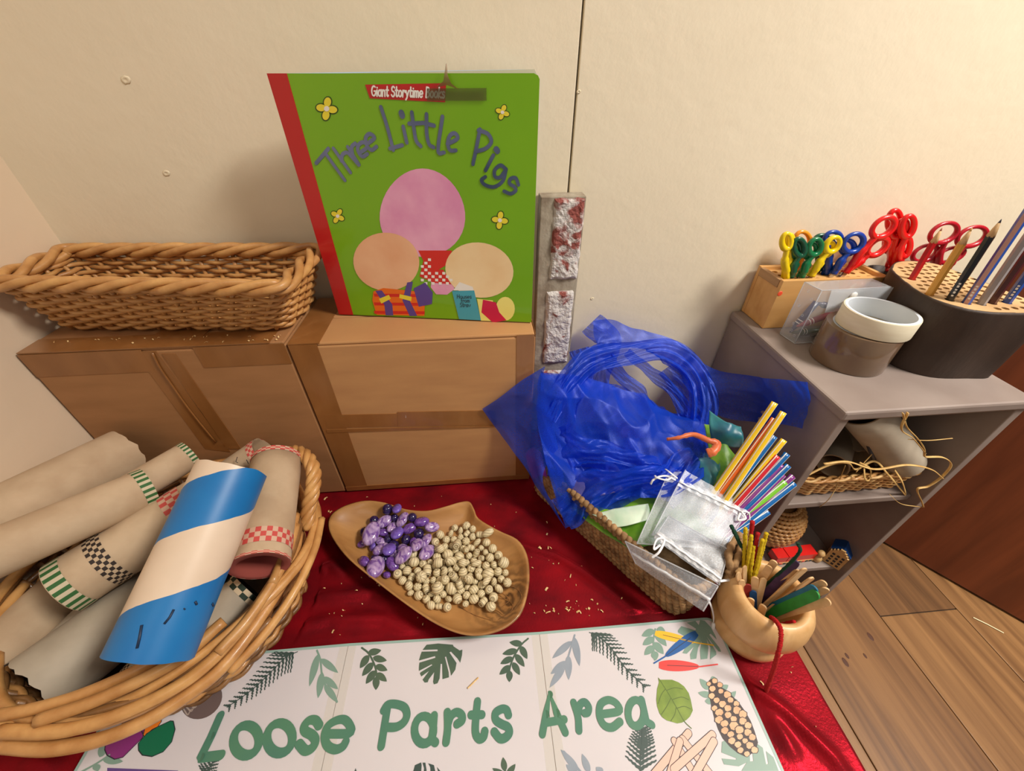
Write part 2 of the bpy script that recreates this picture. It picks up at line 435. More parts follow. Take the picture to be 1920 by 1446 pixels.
# ================================================================== board of brick slips against the wall
m_mortar = pm('lime_mortar', S(178, 168, 150), S(140, 126, 108), rough=.95, scale=(60, 60, 30), bump=.5, bscale=(160, 160, 160), bdist=.002)
m_slip = pm('whitewashed_brick', S(214, 208, 204), S(146, 78, 70), rough=.9, scale=(46, 46, 46), detail=7, lo=.51, hi=.60, bump=1.0, bscale=(240, 240, 240), bdist=.003, warp=.8)
bp = thing('brick_board', 'narrow upright board of whitewashed brick slips behind the book', 'brick board', (.105, .51, 0))
MB().box(.0775, .1325, .5015, .5235, 0.003, .388).build('backing', m_mortar, bp, bevel=.001)
def slip(x0, x1, z0, z1, seed):
    nx, nz = 16, 44; rows = []
    for j in range(nz + 1):
        row = []
        for i in range(nx + 1):
            u, v = i / nx, j / nz
            ed = min(u, 1 - u, v * (z1 - z0) / (x1 - x0), (1 - v) * (z1 - z0) / (x1 - x0))
            hh = .0045 * min(1, ed * 9) ** .6
            n1 = mnoise.fractal(Vector((u * 4 + seed, v * 9, seed)), 1, 2, 4)
            x = lerp(x0, x1, u) + .0016 * mnoise.noise(Vector((seed, v * 9, u * 3))); z = lerp(z0, z1, v) + .0014 * mnoise.noise(Vector((u * 6, seed + 4, 1)))
            row.append(Vector((x, .5018 - hh - .0018 * (ed > .02) * n1, z)))
        rows.append(row)
    return MB().sheet(list(reversed(rows))).build('brick', m_slip, bp, smooth=False, fix=False)
slip(.0935, .1315, .285, .3865, 1.3)
slip(.0905, .1295, .148, .268, 5.1)
slip(.0905, .1295, .012, .134, 9.4)

# ================================================================== grey shelf unit
m_grey = pm('taupe_paint', S(150, 136, 128), S(134, 119, 111), rough=.6, scale=(9, 9, 9), detail=7, bump=.12, bscale=(70, 70, 70))
SX0, SX1, SY0, SY1, SZ = .3865, .6115, .2860, .5190, .2165
su = thing('shelf_unit', 'small taupe painted wooden shelf unit beside the low table', 'shelf unit', ((SX0 + SX1) / 2, (SY0 + SY1) / 2, FZ))
MB().box(SX0, SX0 + .011, SY0, SY1, FZ, SZ - .013).build('side_panel', m_grey, su, bevel=.0012)
MB().box(SX1 - .011, SX1, SY0, SY1, FZ, SZ - .013).build('side_panel', m_grey, su, bevel=.0012)
MB().box(SX0 - .003, SX1 + .003, SY0 - .003, SY1, SZ - .013, SZ).build('top', m_grey, su, bevel=.003)
MB().box(SX0 + .011, SX1 - .011, SY1 - .005, SY1, FZ, SZ - .013).build('back_panel', m_grey, su)
for z in (.0286, -.17, -.345):
    MB().box(SX0 + .011, SX1 - .0115, SY0 + .012, SY1 - .005, z - .011, z).build('shelf', m_grey, su, bevel=.0016)
    for x0 in (SX0 + .011, SX1 - .019):
        MB().box(x0, x0 + .008, SY0 + .025, SY1 - .005, z - .02, z - .011).build('cleat', m_grey, su)

# ================================================================== brush-stroke lettering
def arc(cx, cy, rx, ry, a0, a1, n=12):
    return [(cx + rx * math.cos(R(lerp(a0, a1, k / n))), cy + ry * math.sin(R(lerp(a0, a1, k / n)))) for k in range(n + 1)]
FONT = {   # strokes in a box: baseline 0, x-height .62, capitals 1
 'L': (.5, [[(.06, 1), (.03, .02)], [(.03, .02), (.5, .04)]]),
 'P': (.58, [[(.08, 1), (.04, 0)], [(.08, .97)] + arc(.26, .72, .3, .25, 75, -90) + [(.07, .45)]]),
 'A': (.66, [[(.03, 0), (.3, 1), (.4, 1), (.64, 0)], [(.14, .36), (.56, .36)]]),
 'T': (.6, [[(0, .97), (.6, 1)], [(.3, .98), (.3, 0)]]),
 'G': (.66, [arc(.34, .5, .32, .48, 55, 360) + [(.4, .48)]]),
 'S': (.5, [arc(.26, .74, .22, .24, 30, 260, 10) + arc(.25, .25, .23, .25, 80, -160, 10)]),
 'B': (.56, [[(.05, 0), (.05, 1)], [(.05, 1)] + arc(.22, .76, .22, .22, 85, -85, 8) + [(.07, .53)], [(.07, .53)] + arc(.26, .27, .26, .26, 85, -85, 8) + [(.05, 0)]]),
 'H': (.58, [[(.05, 0), (.05, 1)], [(.52, 0), (.52, 1)], [(.05, .5), (.52, .52)]]),
 'a': (.52, [arc(.25, .3, .22, .3, 50, 410, 16), [(.46, .62), (.45, .1), (.52, .02)]]),
 'e': (.5, [[(.05, .3), (.46, .34)] + arc(.25, .31, .22, .31, 10, 320, 16)]),
 'f': (.36, [[(.36, .95)] + arc(.24, .82, .1, .16, 80, 180, 6) + [(.14, 0)], [(.0, .58), (.32, .58)]]),
 'g': (.5, [arc(.25, .34, .21, .27, 30, 390, 14), [(.46, .6), (.46, -.1)] + arc(.25, -.12, .21, .2, 0, -160, 8)]),
 'h': (.48, [[(.05, 1), (.05, 0)], [(.05, .38)] + arc(.24, .4, .18, .2, 150, 0, 8) + [(.43, 0)]]),
 'i': (.16, [[(.08, .6), (.08, 0)], [(.08, .82), (.085, .84)]]),
 'k': (.46, [[(.05, 1), (.05, 0)], [(.4, .6), (.07, .28), (.44, 0)]]),
 'l': (.18, [[(.08, 1), (.08, 0)]]),
 'm': (.72, [[(.05, .6), (.05, 0)], [(.05, .4)] + arc(.2, .42, .15, .18, 150, 0, 6) + [(.36, 0)], [(.36, .4)] + arc(.5, .42, .15, .18, 150, 0, 6) + [(.66, 0)]]),
 'n': (.48, [[(.05, .6), (.05, 0)], [(.05, .38)] + arc(.24, .4, .18, .2, 150, 0, 8) + [(.43, 0)]]),
 'o': (.52, [arc(.26, .31, .22, .3, 90, 450, 18)]),
 'r': (.4, [[(.06, .62), (.05, 0)], [(.06, .36)] + arc(.24, .42, .17, .2, 150, 10, 8)]),
 's': (.4, [arc(.21, .46, .16, .16, 30, 250, 8) + arc(.2, .16, .17, .17, 75, -150, 8)]),
 't': (.38, [[(.17, .95), (.16, .14)] + arc(.27, .13, .11, .12, 190, 350, 6), [(.0, .62), (.36, .62)]]),
 'u': (.48, [[(.05, .6), (.05, .22)] + arc(.24, .2, .19, .2, 180, 330, 8) + [(.43, .2)], [(.43, .6), (.44, 0)]]),
 'w': (.64, [[(.02, .6), (.16, 0), (.32, .5), (.46, 0), (.62, .6)]]),
 'y': (.46, [[(.03, .6), (.23, .08)], [(.44, .6), (.2, -.1), (.06, -.28)]]),
 ' ': (.26, [])}
def write(txt, org, right, up, width, nrm, mat, parent, name='lettering', gap=.1):
    """write txt from org along right (length = one cap height) with up, as one flat print."""
    mb = MB(); x = 0; k = 0
    for ch in txt:
        w, st = FONT[ch]
        for s_ in st:
            pts = [org + right * (x + a) + up * b + nrm * (k % 7 * 6e-6) for a, b in s_]; k += 1
            mb.ribbon(pts, width, nrm)
        x += w + gap
    return mb.build(name, mat, parent), x

# ================================================================== green picture book
m_green = pm('book_green', S(124, 182, 16), S(116, 174, 14), rough=.3, scale=(6, 6, 6), coat=.3)
m_red = pm('book_red', S(190, 18, 26), rough=.32, coat=.3)
m_bredge = pm('board_edge', S(216, 214, 190), rough=.8)
m_blue_page = pm('pale_blue_page', S(186, 212, 232), rough=.5)
m_page = pm('cream_page', S(232, 224, 204), rough=.6)
bk0, bk1, BH = Vector((-.1765, .4610, .2662)), Vector((.0595, .4200, .2662)), .2365
bu = (bk1 - bk0).normalized(); bn = Vector((bu.y, -bu.x, 0))
if bn.y > 0: bn = -bn
BZ = Vector((0, 0, 1))
book = thing('picture_book', 'large green picture book with red spine standing on the tan cardboard box', 'book', bk0)
def leaf_board(a, b, z0, z1, th, nm, mt, back):
    d = Vector(back) * th
    pts = [Vector((a.x, a.y, z0)), Vector((b.x, b.y, z0)), Vector((b.x, b.y, z1 - .004)), Vector((b.x, b.y, z1 - .0015)) - (b - a).normalized() * .0015, Vector((b.x, b.y, z1)) - (b - a).normalized() * .005, Vector((a.x, a.y, z1))]
    return MB().slab(pts, d).build(nm, mt, book, fix=True)
zt = bk0.z + BH
leaf_board(bk0, bk1, bk0.z, zt, .0028, 'front_cover', m_green, -bn)
sp1 = bk0 + bu * .0172
MB().slab([bk0 + bn * .0005, sp1 + bn * .0005, sp1 + BZ * BH + bn * .0005, bk0 + BZ * BH + bn * .0005], -bn * .0006).build('spine_strip', m_red, book, fix=True)
MB().slab([bk0 + bn * .0004, bk0 + BZ * BH + bn * .0004, bk0 + BZ * BH - bn * .013 - bu * .0015, bk0 - bn * .013 - bu * .0015], -bu * .0012).build('spine', m_red, book, fix=True)
far = Vector((.0615, .5190, 0)); s0 = bk0 - bn * .011
for k, (t, mt) in enumerate(((.10, m_page), (.22, m_page), (.80, m_page), (.92, m_blue_page))):
    a = bk0 - bn * lerp(.0035, .0105, k / 3); b = lerp(Vector((bk1.x, bk1.y, 0)) - bn * .003, far, t)
    leaf_board(a + bu * .001, Vector((b.x, b.y, 0)), bk0.z + .001, zt - .001, .0016, 'page', mt, -bn)
leaf_board(s0, far - bu * .0, bk0.z, zt, .0025, 'back_cover', m_blue_page, -bn)

def B(zx, zy, lift=.0004):      # a point of the cover print
    return PP(480 + zx * .37340, 100 + zy * .37340, bk0, bn) + bn * lift
def bfill(px, mat, name='print', lift=.0003):
    return MB().fill([B(x, y, lift) for x, y in px]).build(name, mat, book, fix=True)
def ell(cx, cy, rx, ry, rot=0, n=28, egg=0):
    o = []
    for k in range(n):
        a = 2 * math.pi * k / n; x, y = rx * math.cos(a) * (1 + egg * math.sin(a)), ry * math.sin(a); c, s_ = math.cos(R(rot)), math.sin(R(rot))
        o.append((cx + x * c - y * s_, cy + x * s_ + y * c))
    return o
m_title = pm('foil_lettering', S(66, 84, 112), S(118, 128, 168), rough=.35, metal=.35, scale=(14, 14, 14))
m_white = pm('white_ink', S(240, 238, 232), rough=.5)
m_yel = pm('yellow_ink', S(238, 222, 60), rough=.45)
m_dkgreen = pm('dark_green_ink', S(50, 84, 20), rough=.5)
bfill([(548, 157), (955, 150), (950, 246), (572, 226)], m_red, 'banner')
o_ = B(582, 214, .0007); rv = (B(950, 224, .0007) - o_); cap = (B(582, 163, .0007) - o_)
tot = sum(FONT[c][0] + .1 for c in 'Giant Storytime Books')
write('Giant Storytime Books', o_, rv / tot, cap, .0013, bn, m_white, book, 'banner_lettering')
title = {
 'T': [[(303, 552), (365, 478)], [(348, 500), (447, 637)]],
 'h': [[(390, 478), (475, 598)], [(430, 540), (436, 508), (458, 498), (478, 516), (516, 560)]],
 'r': [[(462, 470), (518, 558)], [(486, 505), (482, 470), (500, 452)]],
 'e': [[(522, 500), (560, 470), (540, 446), (515, 462), (514, 492), (535, 518), (560, 505)]],
 'e2': [[(566, 450), (596, 424), (572, 404), (552, 425), (560, 466), (582, 485), (606, 468)]],
 'L': [[(628, 270), (660, 370), (690, 485)], [(674, 478), (735, 461)]],
 'i': [[(740, 368), (758, 448)], [(731, 300), (735, 312)]],
 't': [[(783, 297), (794, 380), (806, 440), (828, 466)], [(770, 353), (832, 350)]],
 't2': [[(857, 306), (858, 400), (870, 456), (893, 472)], [(838, 349), (895, 363)]],
 'l': [[(937, 318), (915, 488), (945, 498)]],
 'e3': [[(962, 455), (1012, 428), (1000, 402), (975, 412), (964, 452), (975, 486), (1004, 487)]],
 'P': [[(1125, 382), (1108, 470), (1090, 556)], [(1118, 386), (1165, 405), (1182, 445), (1152, 478), (1106, 492)]],
 'i2': [[(1192, 512), (1153, 588)], [(1207, 482), (1212, 490)]],
 'g': [[(1256, 582), (1228, 562), (1200, 585), (1200, 618), (1226, 622), (1254, 586)], [(1256, 582), (1240, 640), (1196, 670), (1150, 660), (1133, 636), (1152, 620)]],
 's': [[(1318, 660), (1304, 626), (1278, 630), (1274, 654), (1298, 670), (1304, 690), (1278, 704), (1246, 692)]]}
for ch, st in title.items():
    mb = MB()
    for q, s_ in enumerate(st):
        pts = crom([B(x, y, .0005 + q * 2e-5) for x, y in s_], 6 if len(s_) > 2 else 2)
        mb.ribbon(pts, .0052 if (ch in ('i', 'i2') and q == 1) else .0033, bn)
    mb.build('title_letter', m_title, book)
for cx, cy, r, rot in ((356, 278, 30, 8), (1238, 296, 20, 20), (411, 817, 20, 28), (1225, 838, 23, 8)):
    f = MB()
    for k in range(4): f.fill([B(x, y, .0004) for x, y in ell(cx + r * .95 * math.cos(R(rot + 90 * k)), cy + 1.1 * r * math.sin(R(rot + 90 * k)), r * .82, r * .6, rot + 90 * k, 16)])
    fo = f.build('flower', m_yel, book, fix=True)
    g_ = MB()
    for k in range(4): g_.fill([B(x, y, .0002) for x, y in ell(cx + r * .95 * math.cos(R(rot + 90 * k)), cy + 1.1 * r * math.sin(R(rot + 90 * k)), r * 1.02, r * .8, rot + 90 * k, 16)])
    g_.build('flower_outline', m_dkgreen, fo, fix=True)
    MB().fill([B(x, y, .0006) for x, y in ell(cx, cy, r * .45, r * .45, 0, 14)]).build('flower_centre', m_white, fo, fix=True)
# the cover picture as plain colour shapes
m_pink = pm('pink_ink', S(240, 176, 206), S(226, 148, 190), rough=.4, scale=(24, 24, 24))
m_peach = pm('peach_ink', S(240, 190, 148), S(232, 172, 130), rough=.4, scale=(24, 24, 24))
m_cream = pm('cream_ink', S(246, 220, 172), S(240, 206, 154), rough=.4, scale=(24, 24, 24))
m_orange = pm('orange_ink', S(236, 112, 26), rough=.4); m_scarlet = pm('scarlet_ink', S(214, 44, 34), rough=.4)
m_purple = pm('purple_ink', S(92, 70, 150), rough=.4); m_teal = pm('teal_ink', S(70, 166, 188), rough=.4)
m_mag = pm('magenta_ink', S(206, 24, 74), rough=.4); m_lemon = pm('lemon_ink', S(242, 232, 130), rough=.4)
m_ink = pm('black_ink', S(40, 40, 48), rough=.5)
pr = []
pr.append(bfill(ell(836, 800, 214, 222, 0, 40, .10), m_pink, 'round_shape', .00025))
bfill([(880, 1130), (1000, 1130), (995, 1185), (960, 1212), (905, 1210), (878, 1175)], m_pink, 'round_shape', .00028)
bfill([(815, 990), (985, 990), (960, 1060), (905, 1095), (850, 1060)], m_scarlet, 'cloth_shape', .00035)
vest = bfill([(850, 1005), (895, 1090), (940, 1085), (990, 1160), (895, 1152), (822, 1120)], m_scarlet, 'cloth_shape', .00037)
chk = MB()
for i in range(9):
    for j in range(9):
        if (i + j) % 2:
            x, y = 828 + i * 18, 1012 + j * 17
            if 1010 + abs(x - 850) * .9 < y < 1150 and 825 < x < 975 and not (870 < x < 925 and y < 1085): chk.fill([B(a, b, .00045) for a, b in ((x, y), (x + 15, y + 1), (x + 15, y + 14), (x, y + 13))])
chk.build('check', m_white, vest, fix=True)
bfill(ell(655, 1046, 166, 146, 6, 36), m_peach, 'round_shape', .00042)
bfill(ell(1122, 1088, 172, 138, 10, 36), m_cream, 'round_shape', .00044)
bfill([(590, 1195), (640, 1178), (760, 1190), (850, 1200), (846, 1318), (606, 1312), (585, 1240)], m_orange, 'cloth_shape', .00047)
for y in (1206, 1250, 1292): bfill([(592, y), (848, y + 3), (847, y + 18), (596, y + 15)], m_scarlet, 'cloth_shape', .0005)
for px in ([(600, 1192), (632, 1190), (685, 1260), (690, 1316), (652, 1315), (645, 1262)], [(760, 1150), (788, 1146), (772, 1240), (810, 1318), (772, 1318), (736, 1240)], [(792, 1180), (850, 1150), (888, 1200), (884, 1258), (818, 1272)]): bfill(px, m_purple, 'cloth_shape', .00053)
for px in ([(618, 1232), (668, 1212), (678, 1232), (630, 1256)], [(722, 1208), (782, 1222), (780, 1244), (720, 1228)]): bfill(px, m_yel, 'cloth_shape', .00056)
bfill(ell(1252, 1282, 48, 60, 0, 20), m_lemon, 'cloth_shape', .00047)
bfill([(1110, 1232), (1190, 1240), (1200, 1345), (1130, 1342)], m_lemon, 'cloth_shape', .00047)
bfill([(1140, 1236), (1205, 1250), (1222, 1300), (1258, 1340), (1190, 1352), (1132, 1300)], m_mag, 'cloth_shape', .00051)
bfill([(985, 1193), (1096, 1190), (1130, 1340), (1020, 1334)], m_teal, 'little_book_shape', .00054)
bfill([(990, 1190), (1022, 1148), (1088, 1172), (1094, 1190)], m_white, 'little_book_pages', .0005)
for wtxt, x, y, s_ in (('Houses', 1010, 1230, 75), ('from', 1030, 1250, 46), ('Straw', 1026, 1272, 54)):
    o_ = B(x, y, .0008); tot = sum(FONT[c][0] + .1 for c in wtxt)
    write(wtxt, o_, (B(x + s_, y, .0008) - o_) / tot, (B(x, y - 20, .0008) - o_), .00055, bn, m_ink, book, 'little_book_lettering')
# torn strip of tape on the cover with its loose end sticking up
m_oldtape = pm('smoky_tape', S(96, 92, 52), S(110, 98, 66), rough=.3, alpha=.38, coat=.2)
MB().slab([B(860, 176, .0010), B(1158, 174, .0010), B(1158, 238, .0010), B(860, 238, .0010)], bn * .0002).build('tape', m_oldtape, book, fix=True)
MB().sheet([[B(905, 172, .0012), B(962, 160, .0016), B(1020, 182, .0012)], [B(945, 140, .004), B(960, 128, .0052), B(985, 150, .004)], [B(954, 95, .005), B(960, 80, .006), B(968, 108, .005)], [B(957, 55, .003), B(960, 50, .003), B(963, 56, .003)]]).build('tape_tail', pm('tape_tail', S(150, 120, 86), rough=.3, alpha=.8), book, smooth=True)

# ================================================================== woven willow
def willow(name, a, b): return pm(name, a, b, rough=.42, scale=(60, 60, 60), detail=5, lo=.3, hi=.7, bump=.25, bscale=(300, 300, 300), coat=.15)
m_wil = willow('honey_willow', S(206, 156, 96), S(176, 122, 66))
m_wil2 = willow('golden_willow', S(214, 164, 100), S(184, 130, 72))
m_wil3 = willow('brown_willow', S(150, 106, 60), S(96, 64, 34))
def ring(quad, z, n, corner=.14):
    """closed rounded outline through four corners, evenly resampled."""
    pts = []
    for i in range(4):
        p, a, b = Vector(quad[i]), Vector(quad[i - 1]), Vector(quad[(i + 1) % 4])
        d1_ = (a - p).normalized() * corner; d2_ = (b - p).normalized() * corner
        for k in range(7):
            t = k / 6; pts.append((p + d1_) * (1 - t) ** 2 + p * 2 * t * (1 - t) + (p + d2_) * t * t)
    pts = [Vector((p.x, p.y, z)) for p in pts]
    L = [0]
    for i in range(len(pts)): L.append(L[-1] + (pts[(i + 1) % len(pts)] - pts[i]).length)
    out = []; j = 0
    for k in range(n):
        s_ = L[-1] * k / n
        while L[j + 1] < s_: j += 1
        out.append(pts[j].lerp(pts[(j + 1) % len(pts)], (s_ - L[j]) / max(1e-9, L[j + 1] - L[j])))
    return out, L[-1]
def woven_box(t, low, high, z0, z1, rows, pitch, r, amp, corner, mats, seg=5, rim_r=.004, rim_off=.005, rim_turn=.075, stake_r=.0024, base=True):
    """stakes, one weaver per row, a twisted rim of three rods, a base."""
    per = ring(low, z0, 40, corner)[1]; ns = int(per / pitch) // 2 * 2 + 1
    N = ns * seg
    lo_, hi_ = ring(low, z0, N, corner)[0], ring(high, z1, N, corner)[0]
    cen = sum(lo_, Vector()) / N
    def at(i, f): return lo_[i % N].lerp(hi_[i % N], f)
    def outw(i):
        d = at(i + 1, .5) - at(i - 1, .5); return Vector((d.y, -d.x, 0)).normalized()
    for k in range(rows):
        f = (k + .5) / rows; pts = []
        for i in range(N):
            jit = .0006 * mnoise.noise(Vector((i * .07, k * 3.1, 0)))
            pts.append(at(i, f) + outw(i) * (amp * math.cos(math.pi * i / seg + math.pi * k)) + Vector((0, 0, jit + .001 * mnoise.noise(Vector((i * .02, k * 7.7, 2))))))
        MB().tube(pts, r * random.uniform(.92, 1.1), 6, closed=True).build('weaver', mats[k % len(mats)], t, smooth=True)
    for q in range(ns):
        i = q * seg
        MB().tube([at(i, 0), at(i, .5), at(i, 1.0)], stake_r, 6).build('stake', mats[q % len(mats)], t, smooth=True)
    perh = ring(high, z1, 40, corner)[1]; turns = round(perh / rim_turn); M_ = 420
    rr = ring(high, z1 + .002, M_, corner)[0]
    for s_ in range(3):
        pts = []
        for i in range(M_):
            d = rr[(i + 1) % M_] - rr[i - 1]; ow = Vector((d.y, -d.x, 0)).normalized(); a = 2 * math.pi * (turns * i / M_ + s_ / 3)
            pts.append(rr[i] + ow * (rim_off * 1.15 * math.cos(a)) + Vector((0, 0, rim_off * .8 * math.sin(a))))
        MB().tube(pts, rim_r, 7, closed=True).build('rim_rod', mats[s_ % len(mats)], t, smooth=True)
    if base:
        mb = MB(); q = [Vector(p) for p in low]; nb = 12
        for k in range(nb):
            f = (k + .5) / nb; a, b = q[0].lerp(q[3], f), q[1].lerp(q[2], f)
            a = a.lerp(b, .02); b = b.lerp(a, .02)
            mb.tube([Vector((a.x, a.y, z0 + .0012)), Vector((b.x, b.y, z0 + .0012))], (q[0] - q[3]).length / nb * .52, 6, flatten=.35)
        mb.build('base', mats[0], t, smooth=True)

wb_ = thing('wicker_basket', 'long empty honey coloured wicker basket on top of the darker cardboard box', 'basket', (-.345, .46, .269))
woven_box(wb_, [(-.482, .4440, 0), (-.226, .4200, 0), (-.216, .4850, 0), (-.478, .5030, 0)], [(-.486, .4160, 0), (-.1930, .3790, 0), (-.1900, .4880, 0), (-.488, .512, 0)],
          .2715, .336, 13, .0172, .0026, .0030, .012, [m_wil, m_wil2, m_wil], rim_r=.0042, rim_off=.0056, rim_turn=.095)

# ================================================================== round willow basket with cardboard tubes
RC, RR = Vector((-.3535, .247, 0)), .1300
rb = thing('round_basket', 'round rustic willow basket with rope handle full of cardboard tubes', 'basket', RC)
def circ(a, r, z): return RC + Vector((r * 1.05 * math.cos(a), r * math.sin(a), z))
rows = 13; NS = 39; SEG = 6; N = NS * SEG
for k in range(rows):
    z = .006 + k * .0066; rad = lerp(.112, .125, k / rows)
    MB().tube([circ(2 * math.pi * i / N, rad + .0028 * math.cos(math.pi * i / SEG + math.pi * k), z) for i in range(N)], .0031, 6, closed=True).build('weaver', (m_wil3, m_wil3, m_wil)[k % 3], rb, smooth=True)  # most weavers browner, with the shade inside the basket put into their colour
for q in range(NS):
    a = 2 * math.pi * q / NS
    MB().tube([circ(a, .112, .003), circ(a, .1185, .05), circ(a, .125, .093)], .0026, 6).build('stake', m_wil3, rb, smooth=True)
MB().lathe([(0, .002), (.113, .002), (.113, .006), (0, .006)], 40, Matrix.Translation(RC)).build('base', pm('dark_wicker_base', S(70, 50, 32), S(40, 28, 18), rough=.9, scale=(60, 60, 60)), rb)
random.seed(21)
# the rim: long loose rods laid round in a bundle, each ending in a cut tip
for k in range(13):
    a0 = -math.pi * .95 + k * .475 + random.uniform(-.08, .08); span = random.uniform(1.5, 2.3)
    r0, z0 = random.uniform(-.003, .007), random.uniform(-.006, .004); ph = random.uniform(0, 6)
    pts = []
    for i in range(36):
        t = i / 35; a = a0 + span * t
        w = math.sin(math.pi * t)
        pts.append(circ(a, RR + r0 + lerp(-.009, .008, t) + .003 * math.sin(a * 3 + ph), .092 + z0 + .010 * math.sin(t * math.pi * 1.3 + ph * .2) * w - .004 * t))
    rr = random.uniform(.0038, .0052)
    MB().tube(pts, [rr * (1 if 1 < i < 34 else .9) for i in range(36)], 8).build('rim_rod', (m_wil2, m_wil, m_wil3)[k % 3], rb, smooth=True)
# a rod that springs free on the right
MB().tube(crom([PZ(603, 973, .085), PZ(590, 1030, .088), PZ(555, 1105, .088), PZ(500, 1185, .082), PZ(430, 1260, .078)], 8), .0042, 8).build('rim_rod', m_wil2, rb, smooth=True)
# thick rods along the near rim, as seen from above
for px, z, r_ in (([(0, 1372), (130, 1368), (260, 1325), (370, 1262), (455, 1175), (520, 1080)], .101, .0052), ([(70, 1352), (190, 1310), (330, 1240), (420, 1165)], .107, .0050),
                  ([(-30, 1345), (60, 1330), (160, 1300), (270, 1250), (350, 1200)], .104, .0048), ([(0, 1397), (110, 1402), (230, 1372), (350, 1305), (440, 1225), (540, 1075), (560, 1000)], .090, .0056),
                  ([(408, 1225), (470, 1155), (530, 1060), (555, 985)], .104, .0046), ([(510, 1095), (540, 1020), (556, 965)], .106, .0042)):
    MB().tube(crom([PZ(x, y, z) for x, y in px], 8), r_, 8).build('rim_rod', random.choice([m_wil, m_wil2, m_wil2]), rb, smooth=True)
# twisted rope handle on the right
hp = crom([PZ(577, 990, .088), PZ(578, 955, .105), PZ(586, 918, .122), PZ(588, 884, .132), PZ(576, 858, .134), PZ(556, 847, .126), PZ(540, 852, .110), PZ(532, 868, .09)], 12)
T_, N_, B_ = frames(hp)
hd = None
for s_ in range(4):
    pts = [p + (N_[i] * math.cos(2 * math.pi * (i / 26 + s_ / 4)) + B_[i] * math.sin(2 * math.pi * (i / 26 + s_ / 4))) * .0044 for i, p in enumerate(hp)]
    MB().tube(pts, .0043, 7).build('handle_strand', m_wil2, rb, smooth=True)

# cardboard tubes: rolled walls, ends open, printed bands
m_tube = pm('grey_card_tube', S(196, 172, 142), S(180, 154, 124), rough=.8, scale=(30, 30, 30), bump=.15, bscale=(160, 160, 160))
m_tube2 = pm('cool_card_tube', S(176, 164, 146), S(160, 148, 130), rough=.7, scale=(26, 26, 26), bump=.12, bscale=(160, 160, 160))
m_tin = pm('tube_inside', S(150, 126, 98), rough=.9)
def band_mat(name, fg, bgc, nu, nv, axis_len, checker=True):
    """a printed band: stripes or checks running round a tube; u is turned from the tube's own angle."""
    m = bpy.data.materials.new(name); m.use_nodes = True; nt = m.node_tree; L = nt.links; b = nt.nodes['Principled BSDF']; b.inputs['Roughness'].default_value = .7
    uv = nt.nodes.new('ShaderNodeUVMap'); mp = nt.nodes.new('ShaderNodeMapping'); mp.inputs['Scale'].default_value = (nu, nv, 1)
    L.new(uv.outputs[0], mp.inputs['Vector'])
    ck = nt.nodes.new('ShaderNodeTexChecker'); ck.inputs['Scale'].default_value = 1
    ck.inputs['Color1'].default_value = fg; ck.inputs['Color2'].default_value = bgc
    L.new(mp.outputs[0], ck.inputs['Vector']); L.new(ck.outputs[0], b.inputs['Base Color']); return m
m_bgreen = band_mat('green_stripe_band', S(46, 96, 46), S(200, 186, 158), 44, 1, 1)
m_bblack = band_mat('black_check_band', S(44, 32, 26), S(190, 166, 136), 44, 4, 1)
m_bred = band_mat('red_check_band', S(196, 76, 70), S(206, 170, 146), 34, 3, 1)
m_bdkg = band_mat('dark_green_check_band', S(24, 44, 30), S(200, 180, 150), 18, 2, 1)
def uvband(t, p0, p1, r, mat, name='band', n=48):
    d = p1 - p0; M = axis_matrix(p0, d); L = d.length
    me = bpy.data.meshes.new(name); vs_ = []; fs = []
    off = parent_loc(t)
    for k in range(n + 1):
        a = 2 * math.pi * k / n
        for z in (0, L): vs_.append(M @ Vector((r * math.cos(a), r * math.sin(a), z)) - off)
    for k in range(n): fs.append((2 * k, 2 * k + 2, 2 * k + 3, 2 * k + 1))
    me.from_pydata([tuple(v) for v in vs_], [], fs); ul = me.uv_layers.new(name='UVMap')
    for k in range(n):
        for c, (u, v) in enumerate(((k / n, 0), ((k + 1) / n, 0), ((k + 1) / n, .999), (k / n, .999))): ul.data[k * 4 + c].uv = (u, v)
    me.materials.append(mat); me.polygons.foreach_set('use_smooth', [True] * n)
    o = bpy.data.objects.new(name, me); COL.objects.link(o); o.parent = t; return o
TG = 'cardboard tubes in the round basket'
def card_tube(label, p0, p1, r, mat, wall=.0018, bands=(), rag=0.0, crush=1.0, seed=0, inside=None):
    """hollow tube from p0 to p1; bands = (from, to, material) as fractions of its length."""
    p0, p1 = Vector(p0), Vector(p1); t = thing('cardboard_tube', label, 'cardboard tube', p0, TG)
    d = p1 - p0; L = d.length; M = axis_matrix(p0, d) @ Matrix.Diagonal((1, crush, 1, 1)); n = 40
    mb = MB(); prof = [(r, 0), (r, L * .25), (r, L * .5), (r, L * .75), (r, L), (r - wall, L), (r - wall, L * .5), (r - wall, 0), (r, 0)]
    o = 0
    for i, (q, z) in enumerate(prof):
        for k in range(n):
            a = 2 * math.pi * k / n; dz = 0
            if rag: dz = rag * mnoise.noise(Vector((math.cos(a) * 3 + seed, math.sin(a) * 3, z * 9 + seed)))
            mb.v.append(M @ Vector((q * math.cos(a), q * math.sin(a), z + (dz if z in (0, L) else 0))))
    for i in range(len(prof) - 1):
        for k in range(n):
            l = (k + 1) % n; mb.f.append((i * n + k, i * n + l, (i + 1) * n + l, (i + 1) * n + k)); mb.m.append(0 if i < 4 else 1)
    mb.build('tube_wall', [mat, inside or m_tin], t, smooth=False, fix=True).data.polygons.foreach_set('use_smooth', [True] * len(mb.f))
    for f0, f1, bm_ in bands:
        uvband(t, p0.lerp(p1, f0), p0.lerp(p1, f1), r + .0004, bm_)
    return t
def W(x, y, w, r): return PD(x, y, F_PX * 2 * r / w)     # a tube end seen w pixels wide

